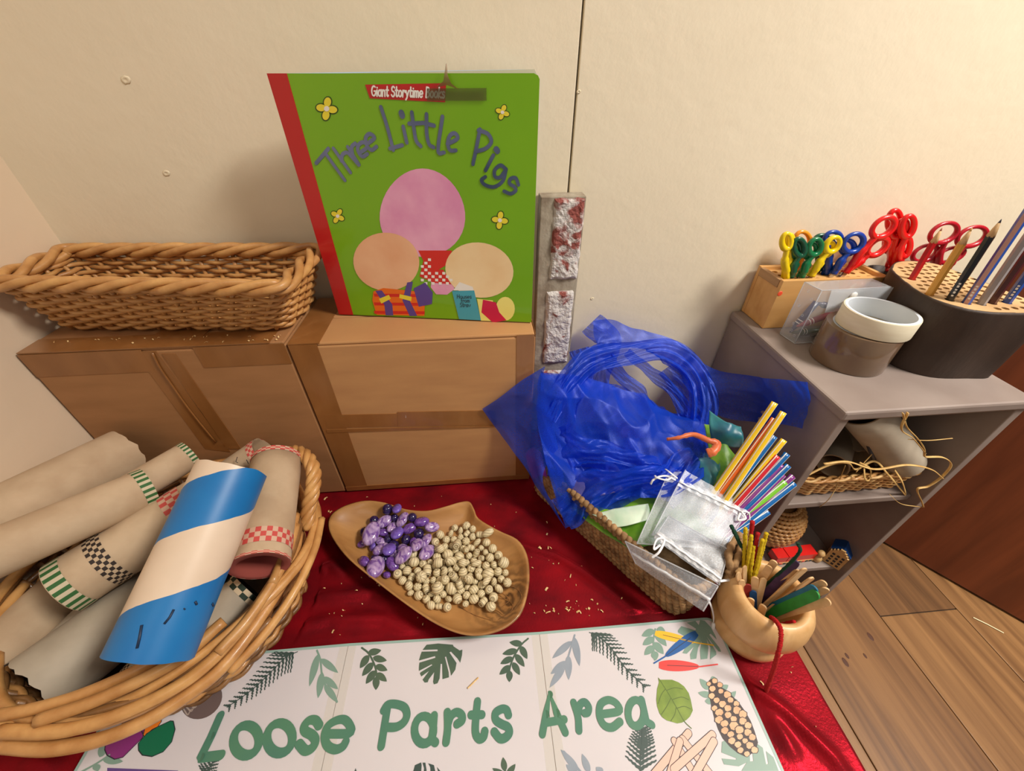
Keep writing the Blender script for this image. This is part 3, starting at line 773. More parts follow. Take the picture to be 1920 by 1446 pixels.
card_tube('widest plain cardboard tube with pale paper end leaning in the corner behind the others', PD(238, 850, .49), PD(-60, 1005, .375), .0315, m_tube, rag=.004)
card_tube('thin cardboard tube with green striped tip reaching towards the darker box', PD(358, 852, .47), PD(150, 975, .395), .0170, m_tube, bands=((0, .06, m_bgreen),))
card_tube('long cardboard tube with green striped band lying across the pile from the left wall', PD(280, 914, .425), PD(-80, 1068, .325), .0215, m_tube, bands=((.0, .075, m_bgreen),))
card_tube('cardboard tube with black check band and green striped open end facing the front', PD(118, 1103, .375), PD(440, 900, .46), .0270, m_tube, wall=.0012, bands=((.004, .085, m_bgreen), (.20, .285, m_bblack), (.60, .72, m_bred)))
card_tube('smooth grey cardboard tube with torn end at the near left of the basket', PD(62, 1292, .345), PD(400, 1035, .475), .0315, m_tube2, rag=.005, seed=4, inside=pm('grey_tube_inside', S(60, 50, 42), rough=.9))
card_tube('plain brown cardboard tube half hidden at the left edge of the basket', PD(-60, 1275, .350), PD(125, 1105, .425), .0245, m_tube, seed=2)
card_tube('plain grey cardboard tube lying deep between the two long tubes', PD(100, 1235, .385), PD(215, 1120, .43), .0200, m_tube2, seed=3)
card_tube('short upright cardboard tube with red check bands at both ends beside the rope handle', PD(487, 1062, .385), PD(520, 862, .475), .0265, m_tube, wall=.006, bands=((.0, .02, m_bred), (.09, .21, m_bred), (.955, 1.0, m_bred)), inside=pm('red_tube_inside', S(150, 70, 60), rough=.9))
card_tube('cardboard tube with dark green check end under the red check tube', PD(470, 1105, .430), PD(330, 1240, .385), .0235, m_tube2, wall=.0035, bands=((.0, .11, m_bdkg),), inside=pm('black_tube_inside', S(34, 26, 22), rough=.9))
card_tube('dark cardboard tube with check band deep under the blue and white tube', PD(262, 1278, .380), PD(330, 1200, .405), .0200, m_tube2, bands=((.0, .2, m_bblack),))
ct = card_tube('crumpled cardboard tube with red check tip and pen lines behind the blue and white tube', PD(498, 848, .505), PD(400, 915, .50), .0210, m_tube, bands=((0, .12, m_bred),), rag=.003)
# pen lines on the crumpled tube
for px in ([(484, 848), (480, 858), (482, 866), (474, 873)], [(445, 857), (442, 866), (446, 868)], [(462, 862), (466, 870)]):
    MB().tube([PD(x, y, .4772) for x, y in px], .0004, 5).build('pen_line', m_ink, ct)
# painted blue and white tube: a spiral of two colours as two sets of faces
def spiral_mat():
    m = bpy.data.materials.new('blue_cream_spiral'); m.use_nodes = True; nt = m.node_tree; L = nt.links; b = nt.nodes['Principled BSDF']; b.inputs['Roughness'].default_value = .42
    uv = nt.nodes.new('ShaderNodeUVMap'); sp = nt.nodes.new('ShaderNodeSeparateXYZ'); L.new(uv.outputs[0], sp.inputs[0])
    def mth(op, a, v, c=None):
        q = nt.nodes.new('ShaderNodeMath'); q.operation = op; L.new(a, q.inputs[0]); q.inputs[1].default_value = v
        if c is not None: q.inputs[2].default_value = c
        return q.outputs[0]
    # u: turn from the side facing the room, v: along the tube; painted stripe edges wander a little
    nz = nt.nodes.new('ShaderNodeTexNoise'); nz.inputs['Scale'].default_value = 9; L.new(uv.outputs[0], nz.inputs['Vector'])
    q = nt.nodes.new('ShaderNodeMath'); q.operation = 'SUBTRACT'; L.new(sp.outputs[1], q.inputs[0]); L.new(mth('MULTIPLY_ADD', sp.outputs[0], .62, -.31 + .31), q.inputs[1])
    w = nt.nodes.new('ShaderNodeMath'); w.operation = 'ADD'; L.new(q.outputs[0], w.inputs[0]); L.new(mth('MULTIPLY_ADD', nz.outputs['Fac'], .02, -.01), w.inputs[1])
    s_ = mth('MULTIPLY_ADD', w.outputs[0], 1 / .66, 0.0)      # 0 at the first cream stripe
    fr = nt.nodes.new('ShaderNodeMath'); fr.operation = 'FRACT'; L.new(s_, fr.inputs[0])
    pos_ = mth('GREATER_THAN', s_, 0.0); lt = mth('LESS_THAN', fr.outputs[0], .52)
    an = nt.nodes.new('ShaderNodeMath'); an.operation = 'MULTIPLY'; L.new(pos_, an.inputs[0]); L.new(lt, an.inputs[1])
    n2 = nt.nodes.new('ShaderNodeTexNoise'); n2.inputs['Scale'].default_value = 4; n2.inputs['Detail'].default_value = 6; L.new(uv.outputs[0], n2.inputs['Vector'])
    def two(a, b_):
        x = nt.nodes.new('ShaderNodeMix'); x.data_type = 'RGBA'; x.inputs[6].default_value = a; x.inputs[7].default_value = b_; L.new(n2.outputs['Fac'], x.inputs[0]); return x.outputs[2]
    mx = nt.nodes.new('ShaderNodeMix'); mx.data_type = 'RGBA'; L.new(an.outputs[0], mx.inputs[0]); L.new(two(S(8, 96, 164), S(22, 122, 186)), mx.inputs[6]); L.new(two(S(206, 184, 160), S(232, 210, 186)), mx.inputs[7])
    L.new(mx.outputs[2], b.inputs['Base Color']); return m
def spiral_tube():
    r = .0300; p0, p1 = PD(281, 1230, .3125), PD(436, 880, .381)
    t = thing('painted_tube', 'cardboard tube painted with a bright blue and cream spiral on top of the pile', 'cardboard tube', p0, TG)
    d = p1 - p0; L = d.length; M = axis_matrix(p0, d); n, h = 64, 6
    tc = M.inverted() @ CAM; a_view = math.atan2(tc.y, tc.x)
    side = M.to_3x3() @ Vector((math.cos(a_view + .5), math.sin(a_view + .5), 0)); sg = 1 if side.dot(_rt) > 0 else -1
    me = bpy.data.meshes.new('tube_wall'); vs_ = []; fs = []; uvs = []; off = parent_loc(t)
    for j in range(h + 1):
        for k in range(n + 1):
            a = a_view + sg * (2 * math.pi * k / n - math.pi); fade = 1 if j in (0, h) else 0
            vs_.append(M @ Vector((r * math.cos(a), r * math.sin(a), L * j / h + fade * .0014 * mnoise.noise(Vector((math.cos(a) * 2, math.sin(a) * 2, j))))) - off)
            uvs.append((k / n - .5, j / h - .31))
    for j in range(h):
        for k in range(n): a = j * (n + 1) + k; fs.append((a, a + 1, a + n + 2, a + n + 1))
    me.from_pydata([tuple(v) for v in vs_], [], fs); ul = me.uv_layers.new(name='UVMap')
    for i, f in enumerate(fs):
        for c, v in enumerate(f): ul.data[i * 4 + c].uv = uvs[v]
    me.materials.append(spiral_mat()); me.polygons.foreach_set('use_smooth', [True] * len(fs))
    o = bpy.data.objects.new('tube_wall', me); COL.objects.link(o); o.parent = t
    MB().lathe([(r - .0001, .001), (r - .004, .001), (r - .004, L - .001), (r - .0001, L - .001)], n, M).build('tube_lining', m_tin, t, smooth=True)
    # lathe caps are removed: the ends stay open
    lin_ = o.parent.children[-1].data; bm = bmesh.new(); bm.from_mesh(lin_); bmesh.ops.delete(bm, geom=[f for f in bm.faces if len(f.verts) > 4], context='FACES_ONLY'); bm.to_mesh(lin_); bm.free()
    for px in ([(266, 1172), (262, 1195), (257, 1216)], [(326, 1143), (318, 1158), (308, 1170)], [(345, 1143), (347, 1141)], [(366, 1128), (369, 1134)], [(398, 1132), (400, 1136)]):   # pen drips
        pts = []
        for x, y in px:
            q = PD(x, y, 1.0) - CAM; a = M.inverted() @ CAM; b = M.inverted().to_3x3() @ q
            A_, B2, C_ = b.x ** 2 + b.y ** 2, 2 * (a.x * b.x + a.y * b.y), a.x ** 2 + a.y ** 2 - (r + .0003) ** 2
            ds = B2 * B2 - 4 * A_ * C_
            if ds > 0: pts.append(CAM + q * ((-B2 - math.sqrt(ds)) / (2 * A_)))
        if len(pts) > 1: MB().tube(pts, .0009, 6).build('pen_mark', pm('navy_ink', S(20, 44, 74), rough=.5), t, smooth=True)
spiral_tube()

# ================================================================== laminated sign mat
SGZ = .0052
m_lam = pm('laminated_card', S(216, 211, 215), S(210, 205, 209), rough=.3, scale=(5, 5, 5), coat=.35)
m_bord = pm('sage_border', S(150, 178, 170), rough=.4)
m_text = pm('sign_green', S(76, 124, 106), S(84, 132, 104), rough=.4, scale=(18, 18, 18))
inks = {'olive': pm('ink_olive', S(72, 94, 80), S(84, 104, 84), rough=.4, scale=(30, 30, 30)), 'dark': pm('ink_dark', S(62, 80, 76), rough=.4), 'sage': pm('ink_sage', S(126, 156, 142), rough=.4),
        'mist': pm('ink_mist', S(150, 160, 172), S(134, 146, 160), rough=.4, scale=(30, 30, 30)), 'lime': pm('ink_lime', S(128, 152, 54), S(108, 134, 44), rough=.4, scale=(60, 60, 60)), 'limed': pm('ink_lime_dark', S(86, 108, 36), rough=.4),
        'yellow': pm('ink_yellow', S(240, 190, 50), rough=.4), 'blue': pm('ink_blue', S(30, 92, 160), rough=.4), 'redf': pm('ink_red', S(222, 66, 62), rough=.4), 'peach': pm('ink_peach', S(234, 186, 168), rough=.4),
        'cone': pm('ink_cone', S(58, 44, 44), rough=.5), 'scale': pm('ink_scale', S(226, 182, 142), S(208, 160, 120), rough=.4, scale=(90, 90, 90)), 'plum': pm('ink_plum', S(132, 46, 116), rough=.4),
        'orange': pm('ink_orange', S(226, 122, 34), rough=.4), 'emerald': pm('ink_emerald', S(18, 106, 74), rough=.4), 'yarn': pm('ink_yarn', S(104, 88, 86), rough=.5), 'yarnl': pm('ink_yarn_light', S(168, 152, 142), rough=.5), 'violet': pm('ink_violet', S(98, 72, 136), rough=.4)}
sign = thing('sign_mat', 'white laminated sign mat with green lettering and printed leaves on the velvet', 'sign', (-.07, .03, 0))
top = [(-.3885, .1840), (-.1660, .1832), (.0460, .1765), (.2515, .1745)]
bot = [(-.3900, -.1150), (-.1670, -.1160), (.0450, -.1200), (.2500, -.1220)]
def rnd(p, a, b, r, n=6):
    p, a, b = Vector(p), Vector(a), Vector(b); A_ = p + (a - p).normalized() * r; B2 = p + (b - p).normalized() * r
    return [A_ * (1 - t) ** 2 + p * 2 * t * (1 - t) + B2 * t * t for t in [k / n for k in range(n + 1)]]
V3 = lambda p, z: Vector((p[0], p[1], z))
for k in range(3):
    g_ = .0003
    a, b, c_, d_ = [V3(q, SGZ) for q in (bot[k], bot[k + 1], top[k + 1], top[k])]
    a.x += g_; d_.x += g_; b.x -= g_; c_.x -= g_
    pts = []
    pts += rnd(a, d_, b, .012) if k == 0 else [a]
    pts += rnd(b, a, c_, .012) if k == 2 else [b]
    pts += rnd(c_, b, d_, .012) if k == 2 else [c_]
    pts += rnd(d_, c_, a, .012) if k == 0 else [d_]
    MB().slab(pts, (0, 0, -.0011)).build('panel', m_lam, sign, fix=True)
for k in (1, 2):     # clear tape over the folds
    a, b = V3(bot[k], SGZ + .0001), V3(top[k], SGZ + .0001)
    MB().ribbon([a, a.lerp(b, .5), b], .018, (0, 0, 1), caps=False).build('fold_tape', pm('fold_tape', S(232, 228, 208), rough=.25, alpha=.25, coat=.3), sign)
ol = []
qs = [V3(bot[0], SGZ), V3(bot[3], SGZ), V3(top[3], SGZ), V3(top[2], SGZ), V3(top[1], SGZ), V3(top[0], SGZ)]
for i, q in enumerate(qs):
    ol += rnd(q, qs[i - 1], qs[(i + 1) % 6], .012) if i in (0, 1, 2, 5) else [q]
ol = [p + (Vector((-.07, .03, SGZ)) - p).normalized() * .0012 + Vector((0, 0, .00015)) for p in ol]
MB().ribbon(ol + [ol[0]], .0026, (0, 0, 1), caps=False).build('border', m_bord, sign)

UPZ = Vector((0, 0, 1))
_lift = [0]
def SG(x, y, lift=.0003): return PZ(x, y, SGZ) + Vector((0, 0, lift))
def zz(reg):
    ox, oy, s_ = reg
    return lambda x, y: (ox + x * s_, oy + y * s_)
r1, r2, r3 = zz((140, 1160, .2604)), zz((620, 1160, .2292)), zz((1000, 1140, .25))
def nxt():
    _lift[0] += 1; return .00025 + (_lift[0] % 40) * 4e-6
def lensp(b, t, w, fat=.5, n=9):
    b, t = Vector((b[0], b[1])), Vector((t[0], t[1])); d = t - b; nn = Vector((-d.y, d.x)).normalized()
    L_, R_ = [], []
    for k in range(1, n):
        f = k / n; h = w / 2 * math.sin(math.pi * f ** (.8 if fat > .5 else 1.0)) ** .8
        L_.append(b + d * f + nn * h); R_.append(b + d * f - nn * h)
    return [b] + L_ + [t] + R_[::-1]
def sfill(mb, reg, pts, lift): mb.fill([SG(*reg(p[0], p[1]), lift) for p in pts])
def sprig(reg, stem, leaves, ink, w, sw=9):
    mb = MB(); l = nxt()
    mb.ribbon(crom([SG(*reg(*p), l) for p in stem], 4), sw * .25 * .0008, UPZ)
    for i, (b, t) in enumerate(leaves): sfill(mb, reg, lensp(b, t, w, .6), l + i * 2e-6 + 2e-6)
    return mb.build('leaf_print', inks[ink], sign, fix=True)
def fern(reg, stem, n, d1_, d2_, l1, l2, ink, w=14):
    mb = MB(); l = nxt(); st = crom([Vector((x, y, 0)) for x, y in stem], 20)
    mb.ribbon([SG(*reg(p.x, p.y), l) for p in st], .0009, UPZ)
    for k in range(n):
        f = .1 + .88 * k / (n - 1); p = st[min(len(st) - 1, int(f * (len(st) - 1)))]
        for s_, dv in enumerate((d1_, d2_)):
            L_ = lerp(l1, l2, f ** 1.3); q = []
            for i in range(9):
                u = i / 8; wv = (3.2 if i % 2 else -3.2) * (0 < i < 8)
                q.append(SG(*reg(p.x + dv[0] * L_ * u - dv[1] * wv, p.y + dv[1] * L_ * u + dv[0] * wv), l + (s_ + 1) * 2e-6))
            mb.ribbon(q, w * .00017, UPZ, w2=w * .00007)
    return mb.build('fern_print', inks[ink], sign)
def shape(reg, pts, ink, name='print'): 
    mb = MB(); sfill(mb, reg, pts, nxt()); return mb.build(name, inks[ink], sign, fix=True)
# top row of leaves
fern(r1, [(1605, 240), (1520, 280), (1400, 400), (1270, 520), (1100, 640)], 15, (-1, -.06), (-.12, 1), 140, 40, 'dark')
sprig(r1, [(1745, 230), (1770, 300), (1785, 430), (1830, 520), (1890, 600)], [((1755, 255), (1690, 490)), ((1772, 290), (1898, 392)), ((1785, 385), (1752, 575)), ((1790, 420), (1898, 510)), ((1798, 475), (1895, 608))], 'sage', 52)
sprig(r2, [(255, 240), (310, 285), (355, 370), (375, 450), (370, 560)], [((305, 285), (415, 260)), ((345, 320), (460, 345)), ((312, 300), (240, 408)), ((368, 385), (465, 425)), ((348, 360), (257, 472)), ((376, 446), (460, 516)), ((366, 425), (288, 536)), ((374, 475), (370, 586))], 'olive', 58)
sprig(r2, [(1615, 165), (1560, 215), (1500, 310), (1465, 410), (1460, 500)], [((1570, 210), (1462, 195)), ((1528, 258), (1404, 292)), ((1553, 225), (1608, 332)), ((1490, 318), (1388, 372)), ((1512, 292), (1586, 396)), ((1472, 385), (1380, 460)), ((1490, 358), (1547, 463)), ((1463, 425), (1462, 521))], 'olive', 54)
mon = [(785, 215), (880, 205), (1000, 215), (1005, 228), (1055, 262), (1078, 255), (1075, 300), (1060, 362), (1040, 330), (985, 272), (972, 278), (1030, 365), (1020, 420), (985, 470), (978, 430), (945, 312), (935, 316), (966, 440), (968, 482), (915, 497), (912, 372), (900, 372), (892, 490), (875, 530), (845, 540), (838, 520), (847, 440), (802, 500), (795, 522), (770, 525), (752, 502), (768, 480), (805, 430), (742, 475), (730, 450), (737, 440), (832, 382), (826, 376), (722, 430), (722, 400), (726, 362), (857, 322), (855, 308), (722, 345), (735, 300), (745, 272), (875, 268), (875, 254), (752, 258)]
shape(r2, mon, 'olive', 'leaf_print')
sprig(r3, [(310, 205), (270, 340), (240, 440), (200, 500)], [((303, 215), (347, 438)), ((288, 250), (142, 380)), ((262, 355), (265, 542)), ((250, 400), (130, 498)), ((238, 428), (122, 600))], 'mist', 54)
fern(r3, [(420, 185), (480, 210), (580, 300), (690, 450), (840, 595)], 14, (1, .04), (.03, 1), 135, 50, 'dark')
sprig(r3, [(915, 160), (900, 260), (910, 390)], [((908, 168), (812, 212)), ((903, 222), (820, 280)), ((901, 285), (832, 355)), ((912, 180), (1000, 288)), ((906, 258), (977, 348)), ((904, 325), (920, 393)), ((925, 160), (990, 180))], 'sage', 56)
mon2 = [(1085, 170), (1110, 138), (1215, 170), (1220, 158), (1150, 112), (1215, 98), (1240, 130), (1250, 92), (1285, 98), (1330, 145), (1365, 210), (1375, 240), (1330, 195), (1318, 202), (1395, 300), (1408, 330), (1388, 328), (1300, 215), (1370, 330), (1372, 352), (1325, 388), (1328, 300), (1300, 235), (1312, 300), (1305, 382), (1255, 388), (1250, 320), (1262, 250), (1235, 300), (1222, 382), (1180, 388), (1175, 350), (1205, 290), (1150, 345), (1118, 340), (1150, 280), (1085, 235), (1180, 240), (1085, 185)]
shape(r3, mon2, 'sage', 'leaf_print')
sprig(r3, [(1330, 640), (1331, 690)], [((1318, 615), (1248, 532)), ((1338, 662), (1234, 636)), ((1345, 700), (1286, 700)), ((1400, 620), (1462, 580)), ((1450, 700), (1520, 625)), ((1330, 545), (1375, 530)), ((1470, 720), (1530, 690))], 'sage', 50)
mon3 = [(1415, 1005), (1460, 985), (1620, 1040), (1625, 1152), (1650, 1150), (1640, 1060), (1665, 1010), (1720, 1050), (1745, 1175), (1762, 1170), (1745, 1075), (1800, 1120), (1840, 1224), (1560, 1224), (1600, 1160), (1540, 1190), (1430, 1175), (1412, 1130), (1520, 1140), (1520, 1128), (1410, 1085)]
shape(r3, mon3, 'sage', 'leaf_print')
# bottom row, as far as it shows
fern(r3, [(800, 1260), (806, 1100), (815, 1000), (818, 905)], 11, (-.75, -.66), (.82, -.45), 150, 60, 'dark', 16)
sprig(r3, [(380, 1260), (330, 1200), (230, 1080)], [((340, 1225), (205, 1062)), ((420, 1240), (365, 1095)), ((330, 1250), (245, 1175)), ((520, 1240), (470, 1195))], 'mist', 52)
shape(r2, [(665, 1290), (690, 1200), (740, 1178), (745, 1200), (738, 1290), (760, 1290), (765, 1225), (752, 1180), (775, 1180), (785, 1240), (780, 1290), (820, 1290), (815, 1215), (798, 1185), (845, 1200), (865, 1290), (890, 1290), (870, 1215), (930, 1290)], 'dark', 'leaf_print')
sprig(r2, [(1440, 1290), (1425, 1240)], [((1425, 1250), (1410, 1135)), ((1440, 1290), (1512, 1190)), ((1430, 1290), (1322, 1225))], 'olive', 50)
shape(r2, [(180, 1290), (205, 1225), (225, 1290)], 'dark', 'leaf_print')
fern(r1, [(940, 1140), (965, 1090), (1000, 1030)], 5, (-.55, -.8), (.85, -.2), 90, 50, 'dark', 12)
shape(r1, [(236, 1076), (746, 1096), (746, 1200), (236, 1200)], 'violet', 'print')
sprig(r1, [(40, 1110), (150, 1050), (250, 985)], [((200, 1015), (350, 1030)), ((180, 1000), (230, 880)), ((150, 1050), (170, 1100))], 'sage', 60)
for b_, t_ in (((1180, 300), (1110, 415)), ((1165, 290), (1190, 260)), ((1060, 400), (1040, 480)), ((1190, 290), (1150, 360))): shape(r1, lensp(b_, t_, 46), 'dark', 'leaf_print')
# pebbles, yarn
yb = shape(r1, ell(915, 585, 160, 128, -38, 30), 'yarn', 'yarn_print')
for k in range(9):
    mb = MB(); l_ = .00042 + k * 3e-6; mb.ribbon(crom([SG(*r1(785 + k * 17, 650 - k * 16 + q * 0), l_) if q == 0 else SG(*r1(800 + k * 26 + q * 14, 715 - k * 26 - q * 20), l_) for q in range(4)], 3), .0011, UPZ); mb.build('yarn_line', inks['yarnl'], sign)
for px, ik in (([(495, 755), (560, 690), (600, 678), (630, 700), (625, 745), (600, 780), (560, 800), (500, 850), (480, 800)], 'orange'), ([(225, 900), (270, 840), (330, 800), (440, 762), (490, 758), (505, 800), (490, 860), (420, 930), (350, 1000), (290, 1015), (235, 985), (218, 945)], 'plum'), ([(460, 900), (520, 830), (600, 780), (690, 738), (712, 740), (725, 800), (700, 890), (640, 960), (560, 995), (490, 985), (462, 950)], 'emerald')):
    o_ = shape(r1, px, ik, 'pebble_print')
    mb = MB(); q = [SG(*r1(*p), .00046) for p in px]; mb.ribbon(q + [q[0]], .0007, UPZ, caps=False); mb.build('outline', m_ink, o_)
# feathers
for b_, t_, w_, q_, ik in (((912, 190), (1215, 262), 62, (1350, 282), 'yellow'), ((1226, 190), (985, 368), 80, (905, 416), 'blue'), ((942, 430), (1250, 442), 84, (1380, 425), 'redf')):
    bb, tt = Vector(b_), Vector(t_); dd_ = tt - bb; nq = Vector((-dd_.y, dd_.x)).normalized()
    fs_ = [(f, w_ / 2 * math.sin(math.pi * (.04 + .96 * f) ** .75) ** .5) for f in [k / 14 for k in range(15)]]
    o_ = shape(r3, [bb + dd_ * f + nq * h_ for f, h_ in fs_] + [bb + dd_ * f - nq * h_ for f, h_ in fs_[::-1][1:]], ik, 'feather_print')
    mb = MB(); l_ = nxt() + .0002; mb.ribbon([SG(*r3(*lerp(Vector(b_), Vector(t_), .15)), l_), SG(*r3(*t_), l_), SG(*r3(*q_), l_)], .0013, UPZ); mb.build('quill', inks[ik], o_)
    mb = MB(); mb.ribbon([SG(*r3(*lerp(Vector(b_), Vector(t_), .2)), l_ + 2e-5), SG(*r3(*lerp(Vector(b_), Vector(t_), .95)), l_ + 2e-5)], .0005, UPZ); mb.build('outline', m_ink, o_)
# lime leaf
lf = [(935, 522), (950, 540), (1040, 540), (1090, 560), (1130, 590), (1165, 640), (1180, 690), (1196, 770), (1175, 815), (1150, 840), (1115, 862), (1080, 868), (1000, 845), (965, 820), (945, 790), (928, 740), (922, 690), (928, 610), (942, 560)]
o_ = shape(r3, lf, 'lime', 'leaf_print')
mb = MB()
for q in ([(940, 530), (1010, 640), (1080, 760), (1130, 850), (1185, 905)], [(1000, 620), (1060, 600), (1120, 610)], [(1040, 690), (1110, 670), (1165, 690)], [(1075, 755), (1130, 740), (1180, 760)], [(990, 610), (960, 650), (935, 720)], [(1030, 680), (1000, 740), (960, 800)], [(1070, 750), (1060, 800), (1030, 850)]):
    mb.ribbon(crom([SG(*r3(*p), .00048) for p in q], 3), .0007, UPZ)
mb.build('leaf_vein', inks['limed'], o_)
# pine cone: dark core with rows of pale scales
core = [(1318, 545), (1335, 532), (1372, 550), (1400, 590), (1450, 620), (1500, 670), (1540, 710), (1590, 780), (1630, 850), (1660, 930), (1684, 1010), (1672, 1060), (1630, 1100), (1590, 1118), (1530, 1090), (1470, 1040), (1420, 980), (1385, 910), (1355, 820), (1335, 740), (1318, 660), (1312, 590)]
pc = shape(r3, core, 'cone', 'pine_cone_print')
mb, mo = MB(), MB(); l_ = .00044; idx = 0
for j in range(14):
    f = j / 13; cx, cy = lerp(1345, 1622, f ** 1.05), lerp(556, 1085, f); wd = 50 + 250 * math.sin(math.pi * min(1, .10 + f * .74)) ** 1.2 * .66
    nn_ = max(2, int(wd / 56)); ax = Vector((.88, -.47))
    for k in range(nn_):
        u = (k + (.5 if j % 2 else .2)) / nn_ - .45; c_ = Vector((cx, cy)) + ax * u * wd * 1.08; s_ = lerp(20, 31, min(1, f * 1.6)) * (1 if f < .75 else .8) * (.86 + .34 * ((j * 7 + k * 5) % 9) / 8)
        dv = Vector((.35 + u * 1.5, -1 + abs(u) * .7)).normalized(); sd = Vector((-dv.y, dv.x))
        for e_, m_, dl in ((1.22, mo, 0), (1.0, mb, 1e-6)):
            q_ = s_ * e_
            p_ = [c_ + dv * q_ * .95 + sd * q_ * .3, c_ + sd * q_ * .85 + dv * q_ * .55, c_ + sd * q_ * 1.0 - dv * q_ * .1, c_ + sd * q_ * .3 - dv * q_ * .85, c_ - sd * q_ * .35 - dv * q_ * .8, c_ - sd * q_ * .95 - dv * q_ * .05, c_ - sd * q_ * .7 + dv * q_ * .65]
            m_.fill([SG(*r3(p.x, p.y), l_ + idx * 2.5e-6 + dl) for p in p_])
        idx += 1
mb.build('cone_scale', inks['scale'], pc, fix=True); mo.build('cone_scale_outline', inks['cone'], pc, fix=True)
# printed craft sticks
for k, (a, b) in enumerate((((1165, 938), (905, 1250)), ((1058, 1000), (1210, 1250)), ((1120, 985), (1330, 1250)), ((1100, 1000), (1020, 1260)), ((1345, 950), (1052, 1212)), ((1355, 1000), (1200, 1270)))):
    l_ = .0003 + k * 2e-5; P_, Q_ = SG(*r3(*a), l_), SG(*r3(*b), l_)
    o_ = MB().ribbon([P_, Q_], .0066, UPZ).build('stick_outline', inks['cone'], sign)
    MB().ribbon([P_ + UPZ * 1e-5, Q_ + UPZ * 1e-5], .0055, UPZ).build('stick_print', inks['peach'], o_)
# the words, stroke by stroke
LET = [  # (region, strokes)
 (r1, [[(1050, 700), (985, 850), (908, 1005), (910, 1003), (1055, 985)]]),                                         # L
 (r1, [arc(1238, 878, 92, 108, 20, 380, 24)]), (r1, [arc(1478, 862, 92, 108, 20, 380, 24)]),                        # o o
 (r1, [[(1762, 772), (1735, 735), (1690, 735), (1655, 775), (1662, 812), (1710, 840), (1735, 880), (1715, 930), (1665, 952), (1618, 905)]]),   # s
 (r2, [[(-20, 945), (158, 938), (160, 880), (115, 830), (50, 835), (-20, 880), (-48, 960), (-25, 1040), (40, 1072), (100, 1050), (125, 1010)]]),   # e
 (r2, [[(415, 1045), (440, 890), (470, 705)], [(435, 752), (470, 705), (540, 703), (605, 730), (625, 790), (600, 850), (540, 888), (465, 892)]]),   # P
 (r2, [arc(765, 912, 78, 112, 10, 370, 22), [(848, 795), (838, 920), (830, 985), (858, 1015)]]),                    # a
 (r2, [[(955, 768), (958, 900), (945, 1012)], [(962, 860), (985, 800), (1030, 768), (1072, 790), (1075, 835), (1035, 865)]]),  # r
 (r2, [[(1202, 680), (1190, 800), (1185, 930), (1215, 985), (1250, 970), (1262, 925)], [(1150, 790), (1238, 788)]]),  # t
 (r2, [[(1455, 790), (1440, 750), (1400, 742), (1350, 775), (1352, 830), (1400, 865), (1450, 890), (1462, 935), (1430, 975), (1385, 982), (1340, 930)]]),  # s
 (r3, [[(68, 948), (95, 800), (122, 652), (175, 790), (240, 935)], [(95, 862), (232, 838)]]),                      # A
 (r3, [[(302, 712), (335, 820), (342, 920)], [(335, 790), (350, 730), (385, 708), (415, 745), (408, 785), (385, 792)]]),   # r
 (r3, [[(505, 800), (640, 776), (625, 720), (565, 692), (505, 725), (496, 810), (530, 880), (590, 898), (650, 855)]]),   # e
 (r3, [arc(770, 790, 60, 98, 10, 370, 22), [(812, 690), (832, 780), (850, 850), (888, 878)]])]                      # a
for q, (reg, st) in enumerate(LET):
    mb = MB()
    for i, s_ in enumerate(st):
        l_ = .0006 + i * 1e-5
        pts = crom([SG(*reg(*p), l_) for p in s_], 5) if len(s_) < 14 and len(s_) > 2 and q not in (0, 10) else [SG(*reg(*p), l_) for p in s_]
        mb.ribbon(pts, {0: .0076, 1: .0071, 2: .0066}[(r1, r2, r3).index(reg)], UPZ)
        for p in pts[1:-1]:     # round joints
            if q in (0, 10): mb.ribbon([p, p + Vector((1e-5, 0, 0))], .0070, UPZ)
    mb.build('sign_letter', m_text, sign)

# ================================================================== wooden dish with beads
outline_px = [(615, 985), (622, 964), (648, 948), (685, 939), (722, 943), (760, 955), (800, 958), (835, 950), (862, 942), (880, 941), (889, 955), (898, 973), (935, 995), (970, 1012), (988, 1040), (993, 1080), (988, 1120), (975, 1155), (945, 1180), (905, 1192), (865, 1190), (820, 1172), (770, 1140), (710, 1095), (655, 1050), (625, 1012)]
RIM = .030
rimp = crom([PZ(x, y, RIM) for x, y in outline_px], 4, closed=True)
dc = PZ(815, 1062, RIM); dc = Vector((dc.x, dc.y, 0))
m_dish = pm('olive_wood', S(186, 138, 82), S(150, 102, 54), rough=.42, scale=(12, 34, 20), detail=6, lo=.3, hi=.75, bump=.06, bscale=(60, 200, 60), warp=1.2, coat=.1)
m_grain = pm('dark_olive_grain', S(96, 60, 30), S(150, 102, 54), rough=.45, scale=(30, 120, 40), detail=6, lo=.35, hi=.62, warp=2.5)
nt = m_dish.node_tree; bs_ = nt.nodes['Principled BSDF']; src = bs_.inputs['Base Color'].links[0].from_socket      # dark heartwood swirl at the near right end
hc = PZ(955, 1125, .012) - dc; tcn = nt.nodes.new('ShaderNodeTexCoord'); mpn = nt.nodes.new('ShaderNodeMapping'); mpn.inputs['Location'].default_value = (-hc.x, -hc.y, 0)
nt.links.new(tcn.outputs['Object'], mpn.inputs['Vector'])
ln = nt.nodes.new('ShaderNodeVectorMath'); ln.operation = 'LENGTH'; nt.links.new(mpn.outputs[0], ln.inputs[0])
fall = nt.nodes.new('ShaderNodeMapRange'); fall.inputs['From Min'].default_value = .012; fall.inputs['From Max'].default_value = .060; fall.inputs['To Min'].default_value = 1; fall.inputs['To Max'].default_value = 0; nt.links.new(ln.outputs['Value'], fall.inputs['Value'])
